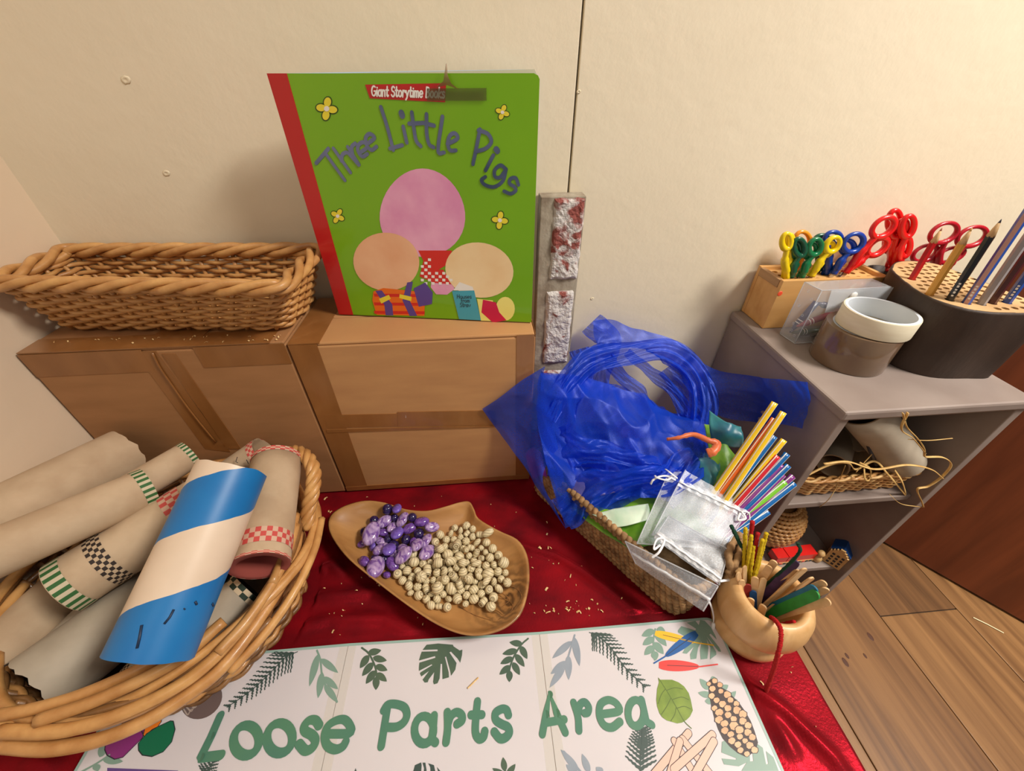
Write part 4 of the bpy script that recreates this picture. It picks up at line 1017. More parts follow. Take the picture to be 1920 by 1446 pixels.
wvn = nt.nodes.new('ShaderNodeTexWave'); wvn.wave_type = 'RINGS'; wvn.rings_direction = 'Z'; wvn.inputs['Scale'].default_value = 34; wvn.inputs['Distortion'].default_value = 9; wvn.inputs['Detail'].default_value = 4; wvn.inputs['Detail Scale'].default_value = 1.6; nt.links.new(mpn.outputs[0], wvn.inputs['Vector'])
mu_ = nt.nodes.new('ShaderNodeMath'); mu_.operation = 'MULTIPLY'; nt.links.new(fall.outputs[0], mu_.inputs[0]); nt.links.new(wvn.outputs['Fac'], mu_.inputs[1])
mxn = nt.nodes.new('ShaderNodeMix'); mxn.data_type = 'RGBA'; nt.links.new(mu_.outputs[0], mxn.inputs[0]); nt.links.new(src, mxn.inputs[6]); mxn.inputs[7].default_value = S(66, 40, 20); nt.links.new(mxn.outputs[2], bs_.inputs['Base Color'])
dish = thing('wooden_dish', 'shallow free form olive wood dish holding purple and cream beads', 'dish', (dc.x, dc.y, 0))
def sc(f, z): return [Vector((dc.x + (p.x - dc.x) * f, dc.y + (p.y - dc.y) * f, z)) for p in rimp]
DPROF = [(.0, .0005), (.60, .0005), (.74, .003), (.90, .016), (.985, .028), (1.0, .0302), (.985, .0312), (.965, .0305), (.93, .026), (.84, .0170), (.66, .0110), (.4, .0085), (.2, .008), (0, .0078)]
mb = MB(); n = len(rimp); lay = [sc(max(f, .002), z) for f, z in DPROF]
for l_ in lay: mb.v.extend(l_)
for i in range(len(lay) - 1):
    for k in range(n):
        l2 = (k + 1) % n; mb.f.append((i * n + k, i * n + l2, (i + 1) * n + l2, (i + 1) * n + k)); mb.m.append(0)
mb.build('dish_body', m_dish, dish, smooth=True, fix=True)
# dark swirling grain in the near right end: a thin inlay following the hollow
def rad(a):
    best = 1e9
    dx, dy = math.cos(a), math.sin(a)
    for k in range(n):
        p, q = rimp[k], rimp[(k + 1) % n]; ax, ay = p.x - dc.x, p.y - dc.y; ex, ey = q.x - p.x, q.y - p.y
        den = dx * ey - dy * ex
        if abs(den) < 1e-12: continue
        t = (ax * ey - ay * ex) / den; s_ = (ax * dy - ay * dx) / den
        if t > 0 and -1e-6 <= s_ <= 1 + 1e-6: best = min(best, t)
    return best if best < 1e8 else .1
RAD = [rad(2 * math.pi * k / 360) for k in range(360)]
inner = [(f, z) for f, z in DPROF[6:]][::-1]
def dish_z(x, y):
    dx, dy = x - dc.x, y - dc.y; f = math.hypot(dx, dy) / RAD[int(math.degrees(math.atan2(dy, dx)) % 360)]
    for (f0, z0), (f1, z1) in zip(inner, inner[1:]):
        if f <= f1: return lerp(z0, z1, (f - f0) / (f1 - f0))
    return RIM
random.seed(3)
for k, px in enumerate(([(905, 1085), (935, 1092), (965, 1105), (978, 1130), (965, 1150)], [(890, 1110), (925, 1118), (955, 1130), (960, 1150), (935, 1165)], [(870, 1120), (900, 1135), (930, 1145), (945, 1158)], [(925, 1100), (945, 1115), (955, 1128), (940, 1140)], [(860, 1135), (890, 1152), (920, 1165)], [(915, 1095), (932, 1112), (946, 1124)])):
    pts = crom([PZ(x, y, .014) for x, y in px], 6)
    pts = [Vector((p.x, p.y, dish_z(p.x, p.y) + .0004 + k * 2e-5)) for p in pts]
    MB().ribbon(pts, (.0012, .0011, .0010, .0014, .0009, .0013)[k], UPZ, w2=.0004).build('grain_figure', m_grain, dish, smooth=True)

# --- beads settle into the dish
def bead_mesh(name, prof, n, mat, holes=True):
    return MB().lathe(prof, n).build(name, mat, None, smooth=True)
def ring_mat(name, k, ang=0):
    m = bpy.data.materials.new(name); m.use_nodes = True; nt = m.node_tree; L = nt.links; b = nt.nodes['Principled BSDF']; b.inputs['Roughness'].default_value = .45
    tc = nt.nodes.new('ShaderNodeTexCoord'); sp = nt.nodes.new('ShaderNodeSeparateXYZ'); L.new(tc.outputs['Object'], sp.inputs[0])
    if ang:
        at_ = nt.nodes.new('ShaderNodeMath'); at_.operation = 'ARCTAN2'; L.new(sp.outputs[0], at_.inputs[0]); L.new(sp.outputs[1], at_.inputs[1])
        mu = nt.nodes.new('ShaderNodeMath'); mu.operation = 'MULTIPLY'; mu.inputs[1].default_value = ang; L.new(at_.outputs[0], mu.inputs[0])
        ad = nt.nodes.new('ShaderNodeMath'); ad.operation = 'MULTIPLY_ADD'; ad.inputs[1].default_value = k; L.new(sp.outputs[2], ad.inputs[0]); L.new(mu.outputs[0], ad.inputs[2]); src = ad
    else:
        mu = nt.nodes.new('ShaderNodeMath'); mu.operation = 'MULTIPLY'; mu.inputs[1].default_value = k; L.new(sp.outputs[2], mu.inputs[0]); src = mu
    si = nt.nodes.new('ShaderNodeMath'); si.operation = 'SINE'; L.new(src.outputs[0], si.inputs[0])
    cr = nt.nodes.new('ShaderNodeValToRGB'); cr.color_ramp.elements[0].position = .0; cr.color_ramp.elements[0].color = S(84, 64, 40)
    cr.color_ramp.elements[1].position = .35; cr.color_ramp.elements[1].color = S(216, 200, 160)
    ab = nt.nodes.new('ShaderNodeMath'); ab.operation = 'ABSOLUTE'; L.new(si.outputs[0], ab.inputs[0])
    L.new(ab.outputs[0], cr.inputs[0]); L.new(cr.outputs[0], b.inputs['Base Color'])
    bp_ = nt.nodes.new('ShaderNodeBump'); bp_.inputs['Strength'].default_value = .5; bp_.inputs['Distance'].default_value = .0006; L.new(ab.outputs[0], bp_.inputs['Height']); L.new(bp_.outputs[0], b.inputs['Normal'])
    return m
def ballprof(r, h, hole, m=9):
    pr_ = [(hole * .5, -h * .80)]
    a0 = math.asin(min(.99, hole / r))
    for k in range(m + 1):
        a = lerp(a0, math.pi - a0, k / m); pr_.append((r * math.sin(a), -h * math.cos(a)))
    return pr_ + [(hole * .5, h * .80)]
cream_kinds = [('cream carved ball bead with fine rings in the heap on the wooden dish', ballprof(1, 1, .25), ring_mat('ringed_bead', 7.0)),
               ('cream carved ball bead with flower petals in the heap on the wooden dish', ballprof(1, .92, .22), ring_mat('petal_bead', 1.0, 4)),
               ('cream carved ball bead with slanting spiral grooves in the heap on the wooden dish', ballprof(1, 1.15, .25), ring_mat('spiral_bead', 5.0, 2)),
               ('small cream barrel bead with wide hole in the heap on the wooden dish', [(.3, -.9), (.62, -1.15), (.9, -.9), (.8, -.55), (1, 0), (.8, .55), (.9, .9), (.62, 1.15), (.3, .9)], ring_mat('barrel_bead', 3.2)),
               ('long cream oval bead with carved lines in the heap on the wooden dish', ballprof(.85, 1.5, .25), ring_mat('oval_bead', 3.0, 3))]
def agate(name, a, b, s_): return pm(name, a, b, rough=.18, scale=(s_, s_, s_ * .5), detail=3, lo=.4, hi=.6, coat=.5, warp=1.5)
def flatprof(r, h, m=8): return [(0, -h)] + [(r * math.sin(math.pi * k / m) ** .6, -h * math.cos(math.pi * k / m)) for k in range(1, m)] + [(0, h)]
purple_kinds = [('glossy lilac and white banded oval stone in the purple pile on the wooden dish', flatprof(1, .55), agate('banded_lilac', S(112, 74, 150), S(190, 164, 204), .9), (1.45, .95, 1)),
                ('glossy dark purple round bead in the purple pile on the wooden dish', ballprof(1, 1, .2), agate('dark_purple', S(44, 30, 84), S(28, 18, 56), 1.0), (1, 1, 1)),
                ('glossy mid purple faceted stone in the purple pile on the wooden dish', flatprof(1, .6, 5), agate('mid_purple', S(86, 50, 132), S(128, 86, 170), 1.2), (1.2, .8, 1)),
                ('flat pale violet chip in the purple pile on the wooden dish', [(0, -.3), (.9, -.3), (1, 0), (.9, .3), (0, .3)], agate('pale_violet', S(122, 96, 190), S(104, 78, 170), 1.0), (1.1, .9, 1))]
rs = np.random.RandomState(11)
nC, nP = 124, 38
rC = rs.uniform(.0042, .0062, nC); rC[:16] = rs.uniform(.0066, .0076, 16); rP = rs.uniform(.0054, .0092, nP); rP[:2] = .0115
rA = np.concatenate([rC, rP]); tC = [PZ(x, y, .02) for x, y in ((775, 1052), (800, 1075), (830, 1040), (850, 1080), (870, 1050), (890, 1085), (905, 1060), (860, 1020), (830, 1100), (880, 1030), (905, 1085))]
tP = [PZ(x, y, .022) for x, y in ((712, 1000), (728, 1036), (738, 988), (758, 1005), (768, 1028), (740, 1018), (795, 990))]
tgt = np.array([[*(tC[i % len(tC)])[:2]] for i in range(nC)] + [[*(tP[i % (len(tP) - (i > 8))])[:2]] for i in range(nP)])
pos = np.zeros((nC + nP, 3)); pos[:, :2] = tgt + rs.normal(0, .008, (nC + nP, 2)); pos[:, 2] = .02 + rs.uniform(0, .02, nC + nP)
for it in range(260):
    pos[:, 2] -= .0007
    pos[:, :2] += (tgt - pos[:, :2]) * (.012 if it < 120 else .003)
    for _ in range(3):
        d = pos[:, None] - pos[None]; dist = np.sqrt((d ** 2).sum(-1)) + 1e-9; mn = (rA[:, None] + rA[None]) * .97
        ov = np.clip(mn - dist, 0, None); np.fill_diagonal(ov, 0)
        pos += (d / dist[..., None] * ov[..., None] * .35).sum(1)
        zf = np.array([dish_z(p[0], p[1]) for p in pos]) if it % 4 == 0 or it > 250 else zf
        pos[:, 2] = np.maximum(pos[:, 2], zf + rA * .98)
CM = [bead_mesh('bead_shape', pr_, 16, mt).data for _, pr_, mt in cream_kinds]
PM_ = [bead_mesh('bead_shape', pr_, 18, mt).data for _, pr_, mt, _ in purple_kinds]
for o_ in [o for o in bpy.data.objects if o.name.startswith('bead_shape')]: bpy.data.objects.remove(o_)
for i in range(nC + nP):
    if i < nC:
        k = rs.choice(5, p=[.3, .16, .28, .14, .12]); lab = cream_kinds[k][0]; me = CM[k]; grp = ('ringed', 'petal', 'spiral', 'barrel', 'oval')[k] + ' cream beads'; s_ = np.array([1, 1, 1.0]) * (.93 if k != 4 else .82) * (.85 if k == 3 else 1)
        rot = (rs.uniform(-.7, .7), rs.uniform(-.7, .7), rs.uniform(0, 6)) if rs.rand() < .6 else tuple(rs.uniform(0, 3, 3))
    else:
        k = 0 if i < nC + 2 else rs.choice(4, p=[.36, .26, .26, .12]); lab = purple_kinds[k][0]; me = PM_[k]; grp = ('banded lilac', 'dark purple', 'mid purple', 'pale violet')[k] + ' stones'; s_ = np.array(purple_kinds[k][3]) * .98
        rot = (rs.uniform(-.5, .5), rs.uniform(-.5, .5), rs.uniform(0, 6))
    o_ = bpy.data.objects.new('carved_bead' if i < nC else ('purple_bead' if k == 1 else 'purple_stone'), me); COL.objects.link(o_)
    o_.location = pos[i]; o_.scale = s_ * rA[i]; o_.rotation_euler = rot
    tag(o_, lab, 'bead', grp)

# ================================================================== turned wooden pot of craft sticks
m_pot = pm('turned_beech', S(224, 184, 130), S(200, 154, 98), rough=.45, scale=(60, 60, 8), detail=4, lo=.3, hi=.7, coat=.08, warp=.8)
PC = Vector((.2852, .1655, 0))
pot = thing('wooden_pot', 'turned pale wooden pot holding craft sticks and pipe cleaners', 'pot', PC)
MB().lathe([(0, .0005), (.034, .0005), (.0385, .004), (.0397, .011), (.0388, .0185), (.0340, .0232), (.0322, .0250), (.0345, .0275), (.0405, .034), (.0438, .045), (.0442, .056), (.0425, .068), (.0385, .0765), (.034, .0805), (.0305, .0800), (.028, .077), (.027, .069), (.0265, .05), (.024, .025), (.015, .014), (0, .012)], 56, Matrix.Translation(PC)).build('pot_body', m_pot, pot, smooth=True, fix=True)
def reach(base, px, py, L):
    d = ray(px, py); w = CAM - base; A_ = d.dot(d); Bq = 2 * d.dot(w); C_ = w.dot(w) - L * L; ds = Bq * Bq - 4 * A_ * C_
    t = -Bq / (2 * A_) if ds <= 0 else (-Bq - math.sqrt(ds)) / (2 * A_)
    return CAM + d * t
def wood(n_, a, b): return pm(n_, a, b, rough=.6, scale=(90, 90, 90), lo=.35, hi=.7)
stick_m = {'natural': wood('birch', S(226, 190, 142), S(206, 164, 114)), 'purple': wood('purple_stain', S(78, 52, 96), S(60, 38, 76)), 'green': wood('green_stain', S(42, 148, 62), S(30, 124, 48)), 'teal': wood('teal_stain', S(16, 110, 140), S(10, 90, 120)), 'red': wood('red_stain', S(150, 40, 34), S(128, 30, 26)), 'navy': wood('navy_stain', S(20, 76, 130), S(14, 60, 108))}
def craft_stick(label, bx, by, tip, L, col, face=None, w=.0033, th=.0008):
    b_ = PC + Vector((bx, by, .026)); t_ = reach(b_, tip[0], tip[1], L); d = (t_ - b_).normalized()
    vw = (CAM - t_).normalized(); sd = d.cross(vw).normalized()
    if face: sd = (Matrix.Rotation(R(face), 3, d) @ sd)
    nn_ = d.cross(sd).normalized()
    pts = [t_ + sd * (w * math.cos(a)) + d * (w * math.sin(a) - w) for a in [math.pi * k / 8 for k in range(9)]] + [b_ - sd * w, b_ + sd * w]
    o_ = MB().slab([p + nn_ * th for p in pts], nn_ * (-2 * th)).build('craft_stick', stick_m[col], None, fix=True)
    return tag(o_, label, 'craft stick', 'craft sticks in the wooden pot')
CS = [('purple craft stick standing tallest in the wooden pot', -.002, .004, (1494, 1052), .100, 'purple', 10), ('wide natural craft stick pointing right over the rim of the wooden pot', .004, -.006, (1556, 1127), .098, 'natural', 5),
      ('bright green craft stick leaning right in the wooden pot', .003, -.004, (1534, 1112), .098, 'green', -8), ('teal craft stick just behind the green one in the wooden pot', .003, .000, (1530, 1102), .100, 'teal', 10),
      ('natural craft stick behind the teal one at the right of the wooden pot', .004, .002, (1548, 1092), .104, 'natural', 15), ('natural craft stick half hidden behind the green one at the right of the wooden pot', .006, -.002, (1552, 1104), .100, 'natural', 40),
      ('natural craft stick edge on beside the purple one in the wooden pot', -.004, -.002, (1510, 1066), .102, 'natural', 62), ('narrow natural craft stick edge on between purple and teal ones', -.001, -.004, (1524, 1083), .094, 'natural', 70),
      ('upright natural craft stick behind the yellow pipe cleaners at the back of the wooden pot', -.004, .012, (1453, 1052), .086, 'natural', 5), ('pale natural craft stick next to the rearmost one in the wooden pot', -.006, .010, (1444, 1062), .080, 'natural', 0),
      ('natural craft stick leaning furthest left in the wooden pot', -.010, .004, (1384, 1074), .070, 'natural', 50), ('natural craft stick second from the left in the wooden pot', -.008, .000, (1390, 1088), .066, 'natural', 20),
      ('natural craft stick third from the left in the wooden pot', -.008, .006, (1396, 1062), .074, 'natural', 60), ('natural craft stick in the middle left of the wooden pot', -.004, -.004, (1416, 1082), .068, 'natural', 10),
      ('natural craft stick crossing in the middle of the wooden pot', -.006, -.008, (1432, 1084), .066, 'natural', 35), ('short red craft stick at the left inside the wooden pot', -.010, -.002, (1402, 1096), .058, 'red', 20),
      ('short dark blue craft stick at the front left inside the wooden pot', -.006, -.010, (1412, 1108), .052, 'navy', 10), ('natural craft stick tip just over the front rim of the wooden pot', -.012, -.010, (1408, 1122), .050, 'natural', 0),
      ('natural craft stick half way back behind the purple one', .000, .008, (1499, 1070), .092, 'natural', 30), ('pale craft stick pointing at the viewer at the front of the wooden pot', -.006, -.014, (1432, 1135), .050, 'natural', -10)]
for a in CS: craft_stick(*a[:7], w={'green': .0046, 'teal': .0042, 'purple': .0038}.get(a[5], .0034))
# pipe cleaners: wire core with a fuzzy pile
def fuzz(name, c): return pm(name, c, rough=.95, bump=1.0, bscale=(1600, 1600, 1600), bdist=.002)
fz = {'yellow': fuzz('yellow_chenille', S(240, 206, 20)), 'red': fuzz('red_chenille', S(206, 20, 22)), 'green': fuzz('green_chenille', S(16, 74, 50))}
def cleaner(label, pts, col, r=.0021):
    pts = crom(pts, 10); random.seed(len(label)); mb = MB()
    dense = []
    for i in range(len(pts) - 1):
        for k in range(3): dense.append(pts[i].lerp(pts[i + 1], k / 3))
    dense.append(pts[-1])
    mb.tube(dense, [r * random.uniform(.78, 1.15) for _ in dense], 8)
    return tag(mb.build('pipe_cleaner', fz[col], None, smooth=True), label, 'pipe cleaner', 'pipe cleaners in the wooden pot')
def pcl(label, bx, by, tip, L, col):
    b_ = PC + Vector((bx, by, .03)); t_ = reach(b_, tip[0], tip[1], L)
    cleaner(label, [b_, b_.lerp(t_, .5) + Vector((.001, 0, .001)), t_], col)
pcl('yellow pipe cleaner furthest left in the bunch in the wooden pot', -.012, .012, (1398, 990), .104, 'yellow')
pcl('yellow pipe cleaner with bent tip beside the leftmost yellow one', -.010, .014, (1409, 1004), .100, 'yellow')
pcl('yellow pipe cleaner in front of the red pair in the wooden pot', -.008, .010, (1413, 1024), .086, 'yellow')
pcl('yellow pipe cleaner right of the red pair in the wooden pot', -.004, .013, (1430, 1012), .096, 'yellow')
pcl('yellow pipe cleaner furthest right in the bunch in the wooden pot', .000, .016, (1437, 1000), .100, 'yellow')
pcl('red pipe cleaner rising tallest from the wooden pot', -.008, .016, (1411, 978), .108, 'red')
pcl('red pipe cleaner just right of the tallest red one', -.005, .014, (1421, 1000), .100, 'red')
b_ = PC + Vector((-.014, .012, .03)); cleaner('dark green pipe cleaner with hooked end at the left of the wooden pot', [b_, reach(b_, 1398, 1050, .06), reach(b_, 1385, 1015, .085), reach(b_, 1371, 986, .105)], 'green')
cleaner('dark green pipe cleaner curl beside the hooked one in the wooden pot', [b_ + Vector((.003, 0, 0)), reach(b_, 1404, 1060, .055), reach(b_, 1406, 1040, .065), reach(b_, 1396, 1030, .072)], 'green', .0017)
b_ = PC + Vector((.004, .016, .03)); cleaner('dark green pipe cleaner tip showing above the purple stick', [b_, reach(b_, 1492, 1045, .105), reach(b_, 1496, 1018, .12)], 'green', .0016)
cleaner('red pipe cleaner hanging over the front rim of the wooden pot onto the velvet', [PZ(1446, 1158, .070), PZ(1454, 1164, .084), PZ(1463, 1178, .088), PZ(1464, 1200, .084), PZ(1459, 1225, .074), PZ(1450, 1258, .044), PZ(1436, 1297, .006)], 'red', .0021)
pcl('red pipe cleaner end lying in the front of the wooden pot', -.002, -.016, (1490, 1166), .05, 'red')

# ================================================================== things on top of the shelf unit
def holes_slab(name, outer, holes, z0, z1, mat, parent, bev=.0004):
    """a slab with real drilled holes, from a filled curve."""
    cu = bpy.data.curves.new(name, 'CURVE'); cu.dimensions = '2D'; cu.fill_mode = 'BOTH'; cu.extrude = (z1 - z0) / 2; cu.bevel_depth = 0
    for loop in [outer] + holes:
        sp = cu.splines.new('POLY'); sp.points.add(len(loop) - 1); sp.use_cyclic_u = True
        for i, p in enumerate(loop): sp.points[i].co = (p[0], p[1], 0, 1)
    tmp = bpy.data.objects.new('tmp', cu); COL.objects.link(tmp)
    dg = bpy.context.evaluated_depsgraph_get(); me = bpy.data.meshes.new_from_object(tmp.evaluated_get(dg))
    bpy.data.objects.remove(tmp); me.name = name; off = parent_loc(parent)
    me.transform(Matrix.Translation(Vector((0, 0, (z0 + z1) / 2)) - off)); me.materials.clear(); me.materials.append(mat)
    o = bpy.data.objects.new(name, me); COL.objects.link(o); o.parent = parent; return o
def cring(x, y, r, n=10): return [(x + r * math.cos(2 * math.pi * k / n), y + r * math.sin(2 * math.pi * k / n)) for k in range(n)]
# --- scissor block: four pine boards round a drilled top
m_pineb = pm('pale_pine', S(220, 172, 108), S(200, 148, 84), rough=.5, scale=(6, 60, 40), detail=6, lo=.3, hi=.7)
m_pined = pm('brown_pine', S(178, 138, 94), S(150, 112, 74), rough=.55, scale=(60, 6, 40), detail=6)
KX0, KX1, KY0, KY1, KZ0, KZ1 = .3985, .5500, .4620, .5180, SZ + .0006, SZ + .0720
kb = thing('scissor_block', 'pine block with drilled top holding scissors at the back of the shelf unit top', 'scissor holder', (KX0, KY0, KZ0))
MB().box(KX0, KX1, KY0, KY0 + .006, KZ0, KZ1).build('front_board', m_pineb, kb, bevel=.0006)
MB().box(KX0, KX1, KY1 - .006, KY1, KZ0, KZ1).build('back_board', m_pineb, kb, bevel=.0006)
MB().box(KX0 + .0006, KX0 + .006, KY0 + .006, KY1 - .006, KZ0, KZ1 - .012).build('end_board', m_pineb, kb, bevel=.0006)
MB().box(KX0 - .0008, KX0 + .006, KY0 + .006, KY1 - .006, KZ1 - .012, KZ1 - .001).build('end_strip', m_pined, kb, bevel=.0006)
MB().box(KX1 - .006, KX1, KY0 + .006, KY1 - .006, KZ0, KZ1).build('end_board', m_pineb, kb, bevel=.0006)
hl = []
for i in range(9):
    for j in range(3): hl.append(cring(KX0 + .017 + i * .0150, KY0 + .0145 + j * .0138, .0040))
holes_slab('drilled_top', [(KX0 + .006, KY0 + .006), (KX1 - .006, KY0 + .006), (KX1 - .006, KY1 - .006), (KX0 + .006, KY1 - .006)], hl, KZ1 - .012, KZ1 - .005, m_pineb, kb)
MB().box(KX0 + .006, KX1 - .006, KY0 + .006, KY1 - .006, KZ0, KZ0 + .004).build('bottom_board', m_pined, kb)
MB().lathe([(.0035, 0), (.003, .0004), (0, .0005)], 10, axis_matrix((KX0 + .003, KY0 - .0001, KZ1 - .018), (0, -1, 0))).build('paint_spot', pm('orange_spot', S(240, 84, 50), rough=.5), kb)

# --- scissors: two plastic bows with shanks, steel blades below
m_blade = pm('blade_steel', S(190, 190, 188), rough=.25, metal=1)
def plastic(n_, c): return pm(n_, c, rough=.3, coat=.3)
sm_ = {'yellow': plastic('yellow_plastic', S(240, 208, 14)), 'green': plastic('bottle_green_plastic', S(10, 84, 58)), 'green2': plastic('green_plastic', S(8, 116, 68)), 'blue': plastic('blue_plastic', S(10, 62, 160)), 'orange': plastic('orange_plastic', S(246, 152, 40)), 'red': plastic('red_plastic', S(226, 24, 24)), 'crimson': plastic('crimson_plastic', S(176, 18, 38))}
def scissors_px(label, Y, foot, bows, col, th=.0033, grp='scissors in the pine block'):
    """two bows (centre, half axes, tilt) standing in the plane at depth Y, shanks down to the foot, blades below it."""
    q6 = lambda x, y, Yp: PY(1320 + .3125 * x, 360 + .3125 * y, Yp)
    f = q6(foot[0], foot[1], Y); t = thing('scissors', label, 'scissors', f, grp)
    for g_, (cx, cy, rx, ry, rot) in zip((-1, 1), bows):
        Yp = Y + g_ * .0024; c, s_ = math.cos(R(-rot)), math.sin(R(-rot))
        lp = [q6(cx + rx * math.cos(a) * c - ry * math.sin(a) * s_, cy + rx * math.cos(a) * s_ + ry * math.sin(a) * c, Yp) for a in [2 * math.pi * k / 30 for k in range(30)]]
        mb = MB().tube(lp, [th * (1 + .18 * math.sin(2 * math.pi * k / 30)) for k in range(30)], 9, closed=True)
        near = min(lp, key=lambda p: (p - f).length); ff = q6(foot[0], foot[1], Yp); up_ = (near - ff)
        side = Vector((g_ * -.0022, 0, 0))
        mb.tube(crom([near + up_ * .06, ff.lerp(near, .6) - side, ff.lerp(near, .3) + side * .3, ff + side], 6), [th * 1.05] * 5 + [th * 1.45] * 9 + [th * 1.2] * 5, 9)
        mb.build('handle', sm_[col], t, smooth=True)
        d = Vector((up_.x, 0, up_.z)).normalized(); b0, b1 = ff + side * .8 + d * .006, ff - d * .030 + side * .3
        MB().obox(b0.lerp(b1, .5), (b1 - b0) / 2, Vector((.0032, 0, 0)), Vector((0, .0006, 0))).build('blade', m_blade, t)
    MB().lathe([(.0018, -.004), (.0018, .004)], 10, axis_matrix(f + Vector((0, 0, .002)), (0, 1, 0))).build('pivot', m_blade, t)
SCS = [('yellow handled scissors seen edge on at the left end of the pine block', .4775, (486, 520), [(494, 296, 27, 46, -4), (512, 300, 20, 44, -6)], 'yellow'),
       ('orange handled scissors behind the leftmost yellow pair', .5050, (560, 480), [(592, 292, 44, 54, 12), (560, 345, 34, 46, 8)], 'orange'),
       ('bottle green handled scissors beside the leftmost yellow pair', .4770, (512, 512), [(572, 332, 33, 52, 8), (550, 345, 28, 46, 4)], 'green'),
       ('brighter green handled scissors in the middle of the pine block', .4770, (575, 512), [(666, 330, 36, 50, -26), (640, 352, 30, 44, -24)], 'green2'),
       ('yellow handled scissors leaning right in front of the blue pair', .4765, (636, 506), [(772, 316, 34, 52, -42), (742, 344, 26, 46, -40)], 'yellow'),
       ('bottle green handled scissors partly hidden behind the yellow and blue pairs', .4990, (680, 470), [(705, 295, 44, 36, 10), (725, 305, 40, 34, 10)], 'green'),
       ('blue handled scissors standing upright behind the leaning yellow pair', .4900, (728, 492), [(772, 284, 50, 44, 20), (745, 330, 34, 46, -20)], 'blue'),
       ('blue handled scissors with wide open bows leaning right', .4820, (768, 492), [(896, 306, 66, 48, 38), (860, 330, 40, 42, 30)], 'blue'),
       ('red handled scissors leaning far right across the pine block', .4800, (842, 486), [(1074, 212, 78, 46, 38), (1040, 330, 70, 36, 38)], 'red', .0036),
       ('red handled scissors standing tallest at the right of the pine block', .5000, (1118, 470), [(1142, 172, 36, 62, -6), (1112, 300, 24, 56, -4)], 'red', .0037),
       ('red handled scissors in front of the tallest red pair', .4860, (1130, 476), [(1222, 206, 36, 64, -16), (1206, 330, 28, 60, -14)], 'red', .0037),
       ('red handled scissors crossing between the two other upright red pairs', .4920, (1124, 474), [(1165, 222, 62, 34, 48), (1160, 330, 26, 56, -8)], 'red', .0036)]
for a in SCS: scissors_px(*a)
# --- log of pencils
m_bark = pm('dark_bark', S(62, 46, 36), S(48, 34, 26), rough=.6, scale=(30, 30, 12), detail=6, bump=.5, bscale=(120, 120, 40), bdist=.0015)
m_logtop = pm('log_face', S(206, 172, 124), S(178, 140, 94), rough=.75, scale=(20, 20, 20), bump=.2, bscale=(160, 160, 160))
LZ0, LZ1 = SZ + .0006, .3050
ltop = [PZ(x, y, LZ1) for x, y in ((1674, 500), (1678, 517), (1700, 537), (1735, 558), (1790, 574), (1850, 580), (1910, 580))]
LC = Vector((.583, .403, 0))
louter = []
ctrl = [(.531, .452), (.520, .430), (.511, .408), (.5035, .384), (.5055, .354), (.530, .3310), (.572, .3250), (.604, .326), (.6085, .362), (.6085, .42), (.606, .462), (.585, .476), (.558, .474)]
lc_ = crom([Vector((x, y, 0)) for x, y in ctrl], 5, closed=True)
lg = thing('pencil_log', 'dark barked log slice with drilled top holding pencils on the shelf unit', 'pencil holder', (LC.x, LC.y, LZ0))
mb = MB(); nl = len(lc_)
for z, f in ((LZ0, .955), (LZ0 + .02, .97), (LZ0 + .06, .99), (LZ1 - .003, 1.0), (LZ1 - .0005, .995), (LZ1 - .0005, .965), (LZ0 + .03, .96)):
    for p in lc_: mb.v.append(Vector((LC.x + (p.x - LC.x) * f, LC.y + (p.y - LC.y) * f, z + (.0006 * mnoise.noise(Vector((p.x * 90, p.y * 90, z * 50)))))))
for i in range(6):
    for k in range(nl): l2 = (k + 1) % nl; mb.f.append((i * nl + k, i * nl + l2, (i + 1) * nl + l2, (i + 1) * nl + k)); mb.m.append(0)
mb.build('bark', m_bark, lg, smooth=True, fix=True)
PEN = [((1709, 524), 'red'), ((1742, 553), 'natural'), ((1780, 563), 'black'), ((1811, 569), 'blue stripe'), ((1839, 571), 'silver'), ((1859, 569), 'maroon'), ((1887, 568), 'blue')]
pfoot = [PZ(*p, LZ1 - .001) for p, _ in PEN]
hl = [cring(p.x, p.y, .0046) for p in pfoot]
def inside(x, y, f):
    c = False; q = [(LC.x + (p.x - LC.x) * f, LC.y + (p.y - LC.y) * f) for p in lc_]; j = len(q) - 1
    for i in range(len(q)):
        if (q[i][1] > y) != (q[j][1] > y) and x < (q[j][0] - q[i][0]) * (y - q[i][1]) / (q[j][1] - q[i][1]) + q[i][0]: c = not c
        j = i
    return c
random.seed(9)
for j in range(13):
    for i in range(12):
        x, y = .512 + i * .0098 + (j % 2) * .0049 + random.uniform(-.0008, .0008), .338 + j * .0106 + random.uniform(-.0008, .0008)
        if inside(x, y, .87) and all((x - p.x) ** 2 + (y - p.y) ** 2 > .0092 ** 2 for p in pfoot): hl.append(cring(x, y, .0034, 8))
holes_slab('drilled_face', [(LC.x + (p.x - LC.x) * .972, LC.y + (p.y - LC.y) * .972) for p in lc_], hl, LZ1 - .014, LZ1 - .0005, m_logtop, lg)
MB().fill([Vector((LC.x + (p.x - LC.x) * .955, LC.y + (p.y - LC.y) * .955, LZ1 - .0145)) for p in lc_]).build('hole_floor', m_bark, lg)
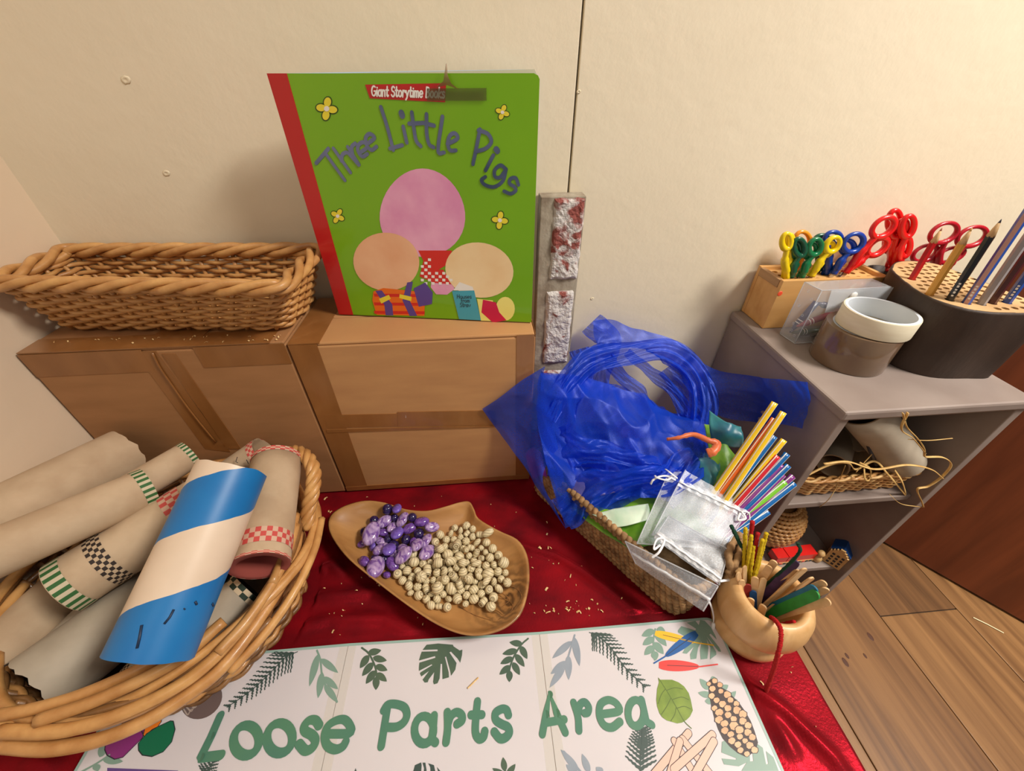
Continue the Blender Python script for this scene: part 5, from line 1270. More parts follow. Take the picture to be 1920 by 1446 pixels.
# pencils: six sided barrel, shaved cone, lead
m_shave = pm('shaved_cedar', S(222, 184, 134), S(206, 164, 112), rough=.65, scale=(200, 200, 200))
def pencil(label, foot, top, side_cols, lead, r=.0037, tipl=.016):
    foot, top = Vector(foot), Vector(top); d = (top - foot).normalized(); t = thing('pencil', label, 'pencil', foot, 'pencils in the log')
    bot = foot - d * .012; M = axis_matrix(bot, d, .3); L = (top - bot).length; n_ = 6; mb = MB()
    bl_ = L - tipl
    for z in (0, bl_):
        for k in range(n_): mb.v.append(M @ Vector((r * math.cos(k * math.pi / 3), r * math.sin(k * math.pi / 3), z)))
    for k in range(n_): l2 = (k + 1) % n_; mb.f.append((k, l2, n_ + l2, n_ + k)); mb.m.append(k % len(side_cols))
    mb.f.append(tuple(range(n_))[::-1]); mb.m.append(0)
    mb.build('barrel', side_cols, t)
    MB().lathe([(r * .96, bl_ - .0008), (r * .62, bl_ + tipl * .42), (r * .30, bl_ + tipl * .78)], 12, M).build('shaved_tip', m_shave, t, smooth=True)
    MB().lathe([(r * .30, bl_ + tipl * .78), (r * .08, bl_ + tipl)], 10, M).build('lead', lead, t, smooth=True)
    return t, M
def lac(n_, c): return pm(n_, c, rough=.3, coat=.3)
lq = {'red': [lac('red_lacquer', S(186, 14, 24))], 'natural': [pm('cedar_barrel', S(226, 170, 78), S(210, 150, 60), rough=.45, scale=(80, 80, 12))], 'black': [lac('black_lacquer', S(22, 22, 28))], 'blue stripe': [lac('blue_lacquer', S(26, 74, 160)), lac('rose_lacquer', S(196, 150, 140))], 'silver': [lac('silver_lacquer', S(152, 148, 150))], 'maroon': [lac('maroon_lacquer', S(70, 22, 32))], 'blue': [lac('blue_lacquer', S(26, 74, 160))]}
tips = [(1767, 427), (1823, 427), (1878, 411), (1935, 385), (1960, 395), (1985, 390), (2010, 400)]
labs = ['short red pencil furthest left in the drilled log', 'natural wood pencil beside the red one in the drilled log', 'black pencil with blue grey point in the drilled log', 'blue pencil with rose stripes in the drilled log', 'silver grey pencil between the striped and the maroon ones', 'maroon pencil between the silver and the plain blue ones', 'plain blue pencil furthest right in the drilled log']
leads = [lac('red_lead', S(190, 120, 100)), lac('ochre_lead', S(226, 180, 100)), lac('slate_lead', S(50, 54, 70)), lac('graphite', S(60, 60, 62)), lac('graphite', S(60, 60, 62)), lac('maroon_lead', S(90, 40, 40)), lac('graphite', S(60, 60, 62))]
for i, ((p, c_), tp) in enumerate(zip(PEN, tips)):
    f = pfoot[i]; t_ = PY(tp[0], tp[1], f.y + (.002 if i < 3 else .004))
    if i > 2: t_ = f + (t_ - f).normalized() * .115
    po, M = pencil(labs[i], f, t_, lq[c_], leads[i])
    if i in (2, 3, 6):      # small pale stamp along the barrel
        ti = M.inverted() @ CAM; a = math.atan2(ti.y, ti.x); mb = MB()
        for k in range(5): 
            z = .018 + k * .0034; q = [M @ Vector((.0042 * math.cos(a + u), .0042 * math.sin(a + u), z + v)) for u, v in ((-.22, 0), (.22, 0), (.22, .0018 + .0006 * (k % 2)), (-.22, .0018 + .0006 * (k % 2)))]
            mb.fill(q)
        mb.build('stamp', m_white, po)
# crimson scissors standing behind the log
for lab, x_, bw in (('crimson handled scissors standing behind the red pencil', 1384, [(1438, 246, 88, 52, 26), (1325, 368, 78, 42, 24)]), ('crimson handled scissors standing behind the natural pencil', 1450, [(1606, 268, 92, 52, 22), (1478, 378, 84, 38, 20)])):
    scissors_px(lab, .4985, (x_, 468), bw, 'crimson', .0031, 'crimson scissors behind the log')
jr = thing('scissor_pot', 'dark wooden beaker behind the log that holds the crimson scissors', 'pot', (.57, .4985, SZ + .0006))
MB().lathe([(.0, .0), (.0205, .0), (.0205, .066), (.0180, .066), (.0175, .004), (0, .004)], 28, Matrix.Translation((.576, .4975, SZ + .0006))).build('cup', m_bark, jr, smooth=True)
# --- rolls of tape
def roll(name, label, c, ax, r0, r1, h, m_out, m_in, m_core, tabs=None):
    t = thing(name, label, 'tape', c, 'rolls of tape on the shelf unit'); M = axis_matrix(c, ax)
    MB().lathe([(r1, 0), (r1 + .0004, .001), (r1 + .0004, h - .001), (r1, h), (r0 + .003, h), (r0 + .003, 0), (r1, 0)], 56, M).build('tape_winding', m_out, t, smooth=False, fix=True)
    MB().lathe([(r0 + .003, -.0004), (r0 + .003, h + .0004), (r0, h + .0004), (r0, -.0004), (r0 + .003, -.0004)], 56, M).build('core', m_core, t, fix=True)
    for o_ in t.children: o_.data.polygons.foreach_set('use_smooth', [True] * len(o_.data.polygons)); q = o_.modifiers.new('e', 'EDGE_SPLIT'); q.split_angle = R(40)
    return t, M
m_btape = pm('brown_tape_roll', S(120, 98, 76), S(112, 88, 70), rough=.16, scale=(30, 30, 30), coat=.5)
m_mtape = pm('masking_tape', S(236, 228, 202), S(230, 220, 192), rough=.6, scale=(30, 30, 200))
m_core = pm('tape_core', S(190, 200, 214), rough=.5)
TC = Vector((.4590, .3800, SZ + .0006))
roll('tape_roll', 'wide roll of glossy brown parcel tape at the front of the shelf unit top', TC, (0, 0, 1), .0300, .0395, .0470, m_btape, m_core, m_core)
ma = Vector((.012, .006, 1)).normalized()
mt_, MM = roll('tape_roll', 'cream masking tape roll lying on the brown parcel tape roll', TC + Vector((.0050, -.0030, .0478)), ma, .0330, .0370, .0215, m_mtape, m_mtape, pm('pale_core', S(214, 222, 234), rough=.4))
MB().slab([MM @ Vector(p) for p in ((.0365, -.006, .002), (.0425, -.010, .012), (.0365, -.004, .0200))], (0, .0004, 0)).build('loose_end', m_mtape, mt_, fix=True)
# --- clear case of crayons
m_clear = pm('clear_plastic', S(226, 232, 240), rough=.12, alpha=.16, spec=.6, coat=.6)
m_clear2 = pm('clear_plastic_edge', S(230, 236, 244), rough=.15, alpha=.42, coat=.5)
cc = PZ(1490, 644, SZ + .001); c2_ = PZ(1464, 629, SZ + .001)
e1 = Vector((.094, .003, 0)); e2 = Vector((-.004, .026, 0)); HC = .076
cs = thing('crayon_case', 'clear plastic case of crayons with white snap button beside the tape', 'case', cc)
def face(a, b, c_, nm='case_wall', mt=m_clear): return MB().slab([a, a + b, a + b + c_, a + c_], b.cross(c_).normalized() * .0004).build(nm, mt, cs, fix=True)
hz = Vector((0, 0, HC)); face(cc, e1, hz); face(cc + e2, e1, hz); face(cc, e2, hz); face(cc + e1, e2, hz); face(cc, e1, e2); 
fl = [cc + hz + e2, cc + hz + e2 + e1, cc + hz + e1 - Vector((0, .001, 0)), cc + hz - Vector((0, .001, 0))]
MB().slab(fl, (0, 0, .0004)).build('case_wall', m_clear, cs, fix=True)
fx = Vector((0, -.0014, 0))
MB().slab([cc + hz + fx + e1 * .12, cc + hz + fx + e1 * 1.02, cc + hz * .72 + fx + e1 * 1.02, cc + hz * .64 + fx + e1 * .95, cc + hz * .60 + fx + e1 * .2], (0, -.0005, 0)).build('flap', m_clear2, cs, fix=True)
for a, b in ((cc, cc + hz), (cc + e2, cc + e2 + hz), (cc + hz, cc + hz + e2), (cc + hz, cc + hz + e1), (cc, cc + e2), (cc, cc + e1), (cc + e1, cc + e1 + hz)): MB().tube([a, b], .0006, 6).build('case_edge', m_clear2, cs, smooth=True)
bc = PP(1600, 554, cc + fx * 1.6, Vector((e1.y, -e1.x, 0)).normalized())
MB().lathe([(.0046, 0), (.0046, .001), (.003, .0018), (0, .002)], 18, axis_matrix(bc, (0, -1, 0))).build('snap_button', pm('white_snap', S(240, 240, 238), rough=.4), cs, smooth=True)
for u, v in ((.2, .12), (.55, .3), (.3, .5), (.7, .62), (.25, .8), (.6, .9), (.45, .18)):
    p = cc + e2 * u + hz * v - e1.normalized() * .0006
    MB().tube([p + Vector((0, .0016 * math.cos(a), .0016 * math.sin(a))) for a in [2 * math.pi * k / 10 for k in range(10)]], .00028, 4, closed=True).build('embossed_ring', m_clear2, cs)
def crayon(label, p0, p1, col, r=.0042):
    t = thing('crayon', label, 'crayon', p0, 'crayons in the clear case'); d = Vector(p1) - Vector(p0); L = d.length; M = axis_matrix(p0, d); c_ = lac('crayon_' + label.split()[0], col)
    MB().lathe([(r * .3, 0), (r * .75, .009), (r * .8, .010), (r * .95, .0105), (r * .95, .014)], 16, M).build('wax_tip', c_, t, smooth=True)
    MB().lathe([(r, .012), (r, L)], 16, M).build('wrapper', c_, t, smooth=True)
    mb = MB(); mb.lathe([(r * 1.02, .015), (r * 1.02, .0162)], 16, M); mb.lathe([(r * 1.02, .019), (r * 1.02, .0202)], 16, M); mb.build('wrapper_band', m_white, t, smooth=True)
yf = cc.y + .010
crayon('maroon crayon lying slanted at the front of the clear case', PY(1494, 612, yf + .003) , PY(1590, 578, yf + .005), S(150, 20, 50))
crayon('navy crayon standing at the left end of the clear case', cc + e1 * .06 + e2 * .7 + Vector((0, 0, .006)), cc + e1 * .26 + e2 * .75 + Vector((0, 0, .050)), S(24, 34, 84))
crayon('black crayon lying on the bottom of the clear case', cc + e1 * .30 + e2 * .35 + Vector((0, 0, .0052)), cc + e1 * .95 + e2 * .35 + Vector((0, 0, .0052)), S(26, 26, 30))
crayon('indigo crayon leaning behind the maroon one in the clear case', cc + e1 * .28 + e2 * .78 + Vector((0, 0, .048)), cc + e1 * .92 + e2 * .8 + Vector((0, 0, .030)), S(36, 30, 76))
crayon('dark green crayon lying under the maroon one in the clear case', cc + e1 * .10 + e2 * .72 + Vector((0, 0, .0052)), cc + e1 * .8 + e2 * .78 + Vector((0, 0, .0052)), S(20, 62, 40))
gp = [PZ(1686, 651, SZ + .004), PZ(1692, 653, SZ + .006), PZ(1698, 655, SZ + .004), PZ(1704, 658, SZ + .003)]
mb = MB(); mb.tube(gp, .0011, 6)
for k in range(10): q = gp[k % 3].lerp(gp[k % 3 + 1], (k * .37) % 1); mb.tube([q, q + Vector((random.uniform(-.004, .004), random.uniform(-.002, .002), random.uniform(-.001, .005)))], .0004, 4)
tag(mb.build('green_scrap', pm('green_tinsel', S(60, 150, 30), rough=.5)), 'tiny green tuft of tinsel beside the brown tape roll', 'scrap')

# ================================================================== middle shelf: small wicker basket, tubes, raffia
MZ = .0292
sb = thing('small_basket', 'small pale wicker basket of tubes and raffia on the middle shelf', 'basket', (.52, .37, MZ))
woven_box(sb, [(.432, .312, 0), (.590, .314, 0), (.592, .40, 0), (.428, .40, 0)], [(.420, .304, 0), (.5945, .306, 0), (.5945, .408, 0), (.416, .408, 0)], MZ + .003, MZ + .040, 11, .0125, .0017, .0021, .016, [m_wil2, m_wil2, pm('straw_willow', S(226, 186, 124), S(200, 156, 96), rough=.5, scale=(60, 60, 60))], rim_r=.0020, rim_off=.0028, rim_turn=.05, stake_r=.0017)
TG = 'card tubes in the small basket'
card_tube('large plain card tube leaning in the small wicker basket', PY(1690, 862, .3215), PY(1612, 760, .3150), .0255, m_tube2, seed=6)
card_tube('open ended grey card tube at the left of the small wicker basket', PY(1562, 874, .322), PY(1580, 815, .385), .0180, m_tube2, seed=8)
card_tube('pale torn card tube between the two others in the small wicker basket', PY(1612, 858, .335), PY(1590, 800, .390), .0160, m_tube2, rag=.004, seed=12)
MB_ = MB().tube([PY(1642, 872, .312), PY(1628, 835, .306)], .0024, 8); tag(MB_.build('dark_peg', m_ink, smooth=True), 'short black peg standing among the tubes in the small wicker basket', 'peg')
m_raf = pm('raffia', S(222, 186, 118), S(196, 154, 88), rough=.6, scale=(80, 80, 80))
RAF = [([(1510, 893), (1555, 872), (1590, 868), (1605, 880), (1640, 865), (1665, 890), (1695, 925), (1700, 934), (1692, 905), (1678, 882)], 'raffia strand looping down over the front of the small wicker basket'),
       ([(1735, 857), (1768, 858), (1783, 872), (1765, 895), (1740, 912), (1720, 918), (1728, 940), (1731, 950)], 'raffia strand bending down past the right end of the small wicker basket'),
       ([(1693, 775), (1700, 800), (1720, 822), (1732, 840), (1733, 856)], 'raffia strand hanging beside the large tube'),
       ([(1702, 774), (1690, 805), (1712, 822), (1735, 850)], 'crossing raffia strand beside the large tube'), ([(1667, 775), (1672, 785), (1680, 778)], 'short raffia end at the top of the large tube'),
       ([(1703, 824), (1740, 826), (1786, 822)], 'thin raffia fibre sticking straight out to the right'), ([(1585, 873), (1570, 910), (1555, 935), (1537, 951)], 'raffia fibre hanging down left over the front of the small wicker basket'),
       ([(1545, 870), (1590, 866), (1640, 880), (1700, 872), (1745, 880), (1768, 897)], 'raffia strand lying along the rim of the small wicker basket'), ([(1605, 886), (1620, 868), (1635, 852)], 'raffia fibre slanting up in front of the large tube'),
       ([(1668, 927), (1690, 945), (1730, 951)], 'thin raffia fibre hanging below the small wicker basket'), ([(1620, 875), (1622, 898), (1630, 900), (1632, 880), (1612, 868)], 'curled raffia strand in the middle of the small wicker basket')]
for px, lb in RAF:
    pts = crom([PY(x, y, (.2985 + .004 * ((i * 7 + len(px)) % 3) - .004) if max(q[0] for q in px) < 1725 else .2725) for i, (x, y) in enumerate(px)], 8)
    wv = .0016 if 'fibre' not in lb else .0006
    tag(MB().tube(pts, wv, 6, flatten=.4).build('raffia_strand', m_raf, smooth=True), lb, 'raffia', 'raffia strands by the small basket')

# ================================================================== lower shelf
LZ = -.1694
bs = thing('round_wicker_bowl', 'round bowl of twined cane on the lowest visible shelf', 'bowl', (.498, .375, LZ))
for k in range(15):
    f = k / 14; a = lerp(-1.15, 1.05, f); rad_ = .050 * math.cos(a) ** .75; z = LZ + .0495 + .050 * math.sin(a); n_ = 150; pts = []
    for i in range(n_):
        th = 2 * math.pi * i / n_; w_ = .0012 * math.sin(th * 34 + math.pi * k)
        pts.append(Vector((.498 + (rad_ + w_) * math.cos(th), .375 + (rad_ + w_) * math.sin(th), z)))
    MB().tube(pts, .0032, 6, closed=True).build('cane_ring', m_wil, bs, smooth=True)
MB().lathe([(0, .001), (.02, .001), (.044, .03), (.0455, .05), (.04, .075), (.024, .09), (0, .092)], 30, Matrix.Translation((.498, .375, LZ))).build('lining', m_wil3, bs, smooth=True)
m_toyred = pm('toy_red', S(216, 28, 22), rough=.35, coat=.3); m_toywood = pm('toy_wood', S(214, 176, 118), S(196, 152, 96), rough=.5, scale=(30, 30, 120)); m_toyblue = pm('toy_blue', S(20, 66, 128), rough=.4)
a0, a1 = PZ(1458, 1060, LZ), PZ(1524, 1052, LZ)
rt_ = thing('toy_terrace', 'bright red toy building with pale stepped base on the lowest visible shelf', 'toy', a0)
dv = (a1 - a0).normalized(); nv = Vector((-dv.y, dv.x, 0))
def tb_(u0, u1, v0, v1, z0, z1, nm, mt, par=rt_):
    return MB().slab([a0 + dv * u0 + nv * v0 + Vector((0, 0, z0)), a0 + dv * u1 + nv * v0 + Vector((0, 0, z0)), a0 + dv * u1 + nv * v1 + Vector((0, 0, z0)), a0 + dv * u0 + nv * v1 + Vector((0, 0, z0))], (0, 0, z1 - z0)).build(nm, mt, par, fix=True)
tb_(0, .066, 0, .020, .0003, .006, 'base', m_toywood)
tb_(-.008, .012, .001, .019, .006, .022, 'block', m_toyred); tb_(.0135, .0655, .001, .019, .006, .022, 'block', m_toyred)
for k in range(9): tb_(.002 + k * .007, .006 + k * .007, -.0006, .0, .0015, .0055, 'window', m_ink if k % 3 else m_toyred)
MB().lathe([(.004, 0), (.0065, .002), (.007, .008), (.005, .013), (.0035, .015), (.0055, .018), (.006, .022), (.004, .026), (0, .027)], 18, Matrix.Translation(PZ(1529, 1050, LZ))).build('peg', m_toywood, tag(thing('wooden_peg', 'small round topped wooden peg figure beside the red toy building', 'toy', PZ(1529, 1050, LZ)), None), smooth=True)
h0 = PZ(1556, 1060, LZ); hs = thing('toy_house', 'small wooden toy house with stepped gable and blue roof on the lowest visible shelf', 'toy', h0)
hd_ = Vector((.60, -.80, 0)).normalized(); hn = Vector((-hd_.y, hd_.x, 0))
def hp_(u, z): return h0 + hd_ * u + Vector((0, 0, z))
gab = [(-.013, .0003), (.013, .0003), (.013, .034), (.010, .034), (.010, .038), (.007, .038), (.007, .042), (.0035, .042), (.0035, .046), (-.0035, .046), (-.0035, .042), (-.007, .042), (-.007, .038), (-.010, .038), (-.010, .034), (-.013, .034)]
MB().slab([hp_(u, z) for u, z in gab], hn * .003).build('gable', m_toywood, hs, fix=True)
MB().slab([hp_(u, z) + hn * .003 for u, z in [(-.0125, .0003), (.0125, .0003), (.0125, .032), (0, .041), (-.0125, .032)]], hn * .022).build('body', m_toywood, hs, fix=True)
for s_ in (-1, 1): MB().slab([hp_(s_ * .014, .0325) + hn * .003, hp_(0, .0455) + hn * .003, hp_(0, .0485) + hn * .003, hp_(s_ * .0145, .0355) + hn * .003], hn * .024).build('roof', m_toyblue, hs, fix=True)
for i in range(3):
    for j in range(4):
        u, z = -.0085 + i * .0068, .004 + j * .0075
        MB().slab([hp_(u + a, z + b) - hn * .0003 for a, b in ((0, 0), (.0038, 0), (.0038, .0045), (0, .0045))], hn * .0004).build('window', m_ink, hs, fix=True)

# ================================================================== seagrass basket of scarves
m_sea = pm('seagrass', S(182, 144, 98), S(108, 78, 46), rough=.8, scale=(90, 90, 90), detail=5, lo=.3, hi=.7, bump=.5, bscale=(500, 500, 500))
GA, GB, GC = Vector((.0640, .3790, 0)), Vector((.2080, .1790, 0)), Vector((.3080, .2420, 0)); GD = GA + (GC - GB)
gq = [GA, GB, GC, GD]
gb = thing('seagrass_basket', 'rectangular twisted seagrass basket overflowing with blue gauze and scarves', 'basket', (GA + GB + GC + GD) / 4)
for k in range(10):
    z = .004 + k * .0072; gr = [p + (p - (GA + GC) / 2).normalized() * (.0006 * k) for p in gq]
    pts, per = ring(gr, z, 420, .022); q = []; rr = []
    for i, p in enumerate(pts):
        d = pts[(i + 1) % 420] - pts[i - 1]; ow = Vector((d.y, -d.x, 0)).normalized(); ph = 2 * math.pi * i / 420 * 98 + k * 2.1
        q.append(p + ow * (.0009 * math.sin(ph)) + Vector((0, 0, .0010 * math.cos(ph * (1 if k % 2 else -1))))); rr.append(.0040 * (1 + .16 * math.sin(ph * 1.0 + 1)))
    MB().tube(q, rr, 7, closed=True).build('rope_row', m_sea, gb, smooth=True)
cen = (GA + GC) / 2
MB().slab([cen + (p - cen) * .98 + Vector((0, 0, .0015)) for p in gq], (0, 0, .004)).build('base', m_sea, gb, fix=True)
kp = PZ(1372, 1055, .075)     # rope knot handle at the right end
for a, b, c_ in ((PZ(1378, 1010, .080), PZ(1366, 1040, .088), PZ(1375, 1085, .074)), (PZ(1392, 1015, .078), PZ(1384, 1045, .086), PZ(1366, 1078, .076)), (PZ(1385, 1000, .074), PZ(1396, 1040, .080), PZ(1382, 1090, .068))):
    MB().tube(crom([a, b, c_], 10), [.0040 + .0006 * math.sin(i * 1.4) for i in range(21)], 7).build('rope_knot', m_sea, gb, smooth=True)

def ridge(v, n=3):
    """sharp-crested creases, 0..1"""
    s_, a, tot = 0, 1, 0
    for k in range(n): s_ += a * (1 - min(1, 2.2 * abs(mnoise.noise(v * 2 ** k + Vector((7.1 * k, 0, 0)))))); tot += a; a *= .45
    return s_ / tot
def rumple(grid, amp, fr, seed, dirv=(1, .35)):
    """creases pushed along each point's normal, longer in one direction."""
    h, w = len(grid), len(grid[0]); out = []
    dx, dy = dirv
    for i in range(h):
        row = []
        for j in range(w):
            a = grid[i][min(j + 1, w - 1)] - grid[i][max(j - 1, 0)]; b = grid[min(i + 1, h - 1)][j] - grid[max(i - 1, 0)][j]; nn_ = a.cross(b)
            nn_ = nn_.normalized() if nn_.length > 1e-12 else UPZ
            if nn_.dot(CAM - grid[i][j]) < 0: nn_ = -nn_
            p = grid[i][j]; wp = Vector((mnoise.noise(p * fr * .6 + Vector((seed, 0, 0))), mnoise.noise(p * fr * .6 + Vector((0, seed, 4))), 0)) * .35
            q = Vector(((p.x * dx + p.z * dy) * fr, (p.z * dx - p.x * dy) * fr * .42, p.y * fr * .6)) + wp + Vector((seed, seed * 2, 0))
            row.append(p + nn_ * (amp * (ridge(q) - .5)))
        out.append(row)
    return out
def cloth(mb, ctrl, amp, fr, seed, nu=9, nv=9, dirv=(1, .35)):
    mb.sheet(rumple(patch(ctrl, nu, nv), amp, fr, seed, dirv)); return mb
Y_ = PY
def rowY(*a): return [PY(x, y, Y) for x, y, Y in a]
# --- opaque scarves under the gauze
def silk(name, a, b): return pm(name, a, b, rough=.4, scale=(40, 40, 40), sheen=.3, bump=.3, bscale=(60, 60, 60), bdist=.002)
m_gsilk = silk('lime_silk', S(124, 176, 30), S(70, 130, 24)); m_tsilk = silk('teal_silk', S(24, 92, 120), S(30, 120, 120)); m_psilk = silk('pink_silk', S(190, 40, 120), S(150, 26, 100))
m_osilk = silk('orange_felt', S(214, 108, 58), S(196, 92, 48)); m_dsilk = silk('indigo_silk', S(40, 44, 120), S(70, 60, 140)); m_ivory = silk('pale_green_silk', S(206, 222, 200), S(170, 206, 176))
def RZ(*a): return [PZ(x, y, z) for x, y, z in a]
random.seed(4)
tag(cloth(MB(), [RZ((1010, 880, .052), (1120, 850, .06), (1230, 830, .066), (1330, 850, .07)), RZ((1060, 940, .052), (1150, 920, .060), (1250, 900, .07), (1370, 920, .07)), RZ((1110, 985, .055), (1190, 970, .064), (1280, 950, .070), (1390, 975, .065)), RZ((1180, 1030, .060), (1240, 1020, .064), (1300, 1010, .066), (1385, 1010, .062))], .006, 22, 2.2, 10, 10).build('silk_scarf', m_gsilk, smooth=True, solid=.0006),
    'bright lime green silk scarf bunched along the front of the seagrass basket', 'scarf', 'scarves in the seagrass basket')
tag(cloth(MB(), [RZ((1320, 795, .125), (1340, 800, .130), (1352, 830, .125)), RZ((1330, 850, .115), (1362, 850, .120), (1388, 865, .112)), RZ((1335, 890, .100), (1365, 900, .104), (1385, 905, .098)), RZ((1320, 930, .085), (1345, 940, .09), (1365, 945, .086))], .004, 40, 7.3, 8, 8).build('silk_scarf', m_gsilk, smooth=True, solid=.0006),
    'lime green silk scarf poking up beside the yellow straws', 'scarf', 'scarves in the seagrass basket')
tag(cloth(MB(), [RZ((1310, 860, .110), (1330, 858, .112), (1350, 868, .112)), RZ((1312, 885, .102), (1332, 890, .106), (1350, 890, .104)), RZ((1310, 915, .09), (1325, 920, .094), (1340, 915, .09))], .003, 50, 3.3, 8, 8).build('silk_scarf', m_tsilk, smooth=True, solid=.0006), 'teal silk scarf tucked beside the lime green one', 'scarf', 'scarves in the seagrass basket')
tag(cloth(MB(), [RZ((985, 850, .066), (1000, 838, .078), (1015, 850, .076)), RZ((990, 872, .066), (1006, 865, .080), (1020, 870, .078)), RZ((1000, 898, .06), (1014, 892, .070), (1026, 895, .068))], .003, 50, 5.0, 7, 7).build('silk_scarf', m_psilk, smooth=True, solid=.0006), 'magenta pink scarf in the left corner of the seagrass basket', 'scarf', 'scarves in the seagrass basket')
tag(cloth(MB(), [RZ((1110, 965, .068), (1150, 955, .076), (1215, 945, .080)), RZ((1130, 975, .070), (1170, 968, .078), (1218, 958, .080)), RZ((1150, 990, .070), (1180, 985, .076), (1215, 975, .078))], .002, 40, 9.0, 7, 7).build('silk_scarf', m_ivory, smooth=True, solid=.0006), 'pale mint scarf showing below the blue gauze at the basket front', 'scarf', 'scarves in the seagrass basket')
op = crom([PZ(1250, 824, .133), PZ(1272, 821, .140), PZ(1300, 815, .143), PZ(1328, 826, .142), PZ(1345, 832, .140), PZ(1338, 846, .136), PZ(1326, 850, .132)], 6)
mb = MB(); T2, N2, B2_ = frames(op)
gr = []
for i, p in enumerate(op):
    w_ = .0016 + .0042 * (i / len(op)) + .0012 * mnoise.noise(Vector((i * .6, 0, 3))); sd = T2[i].cross((CAM - p).normalized()).normalized()
    gr.append([p - sd * w_, p + (CAM - p).normalized() * .0012, p + sd * w_])
tag(mb.sheet(gr).build('felt_strip', m_osilk, smooth=True, solid=.0008), 'torn orange strip lying on the blue gauze beside the straws', 'fabric strip')
tag(cloth(MB(), [RZ((1330, 770, .15), (1360, 790, .15), (1390, 800, .145)), RZ((1330, 800, .14), (1365, 815, .14), (1395, 822, .138)), RZ((1335, 830, .12), (1370, 840, .12), (1392, 840, .118))], .004, 45, 12.0, 8, 8).build('silk_scarf', m_tsilk, smooth=True, solid=.0006), 'dark teal scarf half hidden under blue gauze behind the straws', 'scarf', 'scarves in the seagrass basket')
tag(cloth(MB(), [RZ((1050, 850, .08), (1130, 830, .095), (1210, 820, .10), (1300, 830, .10)), RZ((1060, 900, .075), (1140, 880, .085), (1220, 870, .09), (1300, 880, .092)), RZ((1090, 940, .068), (1150, 925, .076), (1220, 915, .08), (1300, 915, .082))], .006, 26, 15.0, 9, 9).build('silk_scarf', m_dsilk, smooth=True, solid=.0006), 'violet blue scarf under the blue gauze in the middle of the seagrass basket', 'scarf', 'scarves in the seagrass basket')

# --- the big sheer blue scarf: one crumpled cloth, several overlapping folds
m_blue = gauze('blue_organza', (.010, .085, .74, 1), .44, edge=.40)
mb = MB()
# main heap over the basket, two layers
main = [rowY((1015, 700, .405), (1090, 705, .43), (1170, 730, .435), (1250, 762, .42), (1312, 775, .40)),
        rowY((1005, 770, .385), (1090, 760, .40), (1180, 778, .395), (1255, 795, .385), (1325, 812, .37)),
        rowY((1015, 840, .360), (1095, 835, .365), (1185, 838, .355), (1262, 848, .345), (1318, 858, .335)),
        rowY((1032, 900, .330), (1110, 902, .325), (1190, 898, .318), (1260, 900, .308), (1300, 905, .300)),
        rowY((1060, 992, .285), (1115, 968, .287), (1180, 945, .288), (1240, 935, .285), (1262, 955, .275))]
cloth(mb, main, .020, 13, 1.7, 30, 30, (.8, .6))
main2 = [[p + Vector((.004, .012, -.012)) for p in r] for r in main]
cloth(mb, main2, .022, 15, 8.2, 26, 26, (-.6, .8))
# left flap lying against the tan box and over the basket corner
flap = [rowY((1022, 688, .392), (1018, 720, .388), (1032, 770, .378), (1045, 840, .360)),
        rowY((975, 716, .3895), (990, 760, .386), (1005, 805, .372), (1025, 870, .345)),
        rowY((935, 745, .3900), (955, 790, .3870), (980, 835, .370), (1020, 910, .325)),
        rowY((904, 768, .3905), (935, 812, .3880), (985, 880, .352), (1062, 995, .283))]
cloth(mb, flap, .005, 16, 4.4, 22, 22, (.3, .9))
# high fold along the wall and shelf side
hi = [rowY((1112, 602, .500), (1150, 600, .503), (1195, 620, .503), (1265, 640, .492), (1335, 690, .455), (1405, 705, .415)) + [PX(1470, 712, .372), PX(1518, 717, .376)],
      rowY((1114, 632, .490), (1150, 640, .490), (1205, 650, .480), (1285, 690, .462), (1345, 730, .432), (1415, 745, .395)) + [PX(1470, 752, .368), PX(1516, 752, .374)],
      rowY((1124, 662, .478), (1165, 655, .475), (1230, 665, .465), (1300, 740, .440), (1350, 780, .412), (1420, 795, .378)) + [PX(1462, 795, .362), PX(1500, 805, .370)]]
cloth(mb, hi, .014, 16, 6.1, 22, 22, (-.3, .95))
# loop of twisted cloth over the heap
def scarf_band(pts, w0, w1, seed, amp=.010):
    c = crom(pts, 26); T3, N3, B3 = frames(c); g_ = []
    for i, p in enumerate(c):
        f = i / (len(c) - 1); sd = T3[i].cross((CAM - p).normalized()).normalized(); bk_ = (CAM - p).normalized(); w_ = lerp(w0, w1, f); row = []
        wl_, wr_ = w_ * (1 + .55 * mnoise.noise(Vector((f * 5, seed, 0)))), w_ * (1 + .55 * mnoise.noise(Vector((f * 5, seed, 9))))
        for k in range(33):
            u = -1 + k / 16; tw = .9 * mnoise.noise(Vector((f * 3, seed * 3, 1)))
            row.append(p + sd * ((wl_ if u < 0 else wr_) * u) + bk_ * (w_ * u * tw + amp * (ridge(Vector((f * 3.2 + u * .5, u * 1.5 + f * 1.3 + seed, seed))) - .5)))
        g_.append(row)
    mb.sheet(g_)
scarf_band(rowY((1022, 780, .385), (1060, 722, .41), (1105, 682, .435), (1175, 662, .452), (1245, 655, .460), (1298, 690, .445), (1318, 750, .41), (1300, 830, .37)), .017, .017, 2.0, .014)
scarf_band(rowY((1085, 655, .455), (1095, 695, .445), (1065, 750, .41), (1045, 820, .375), (1075, 905, .33)), .014, .024, 5.0, .014)
scarf_band(rowY((1175, 660, .458), (1212, 692, .455), (1258, 730, .435), (1300, 790, .40)), .006, .011, 9.0, .006)
scarf_band(rowY((1140, 665, .452), (1152, 690, .448), (1190, 730, .438), (1215, 770, .42)), .008, .012, 11.0, .008)
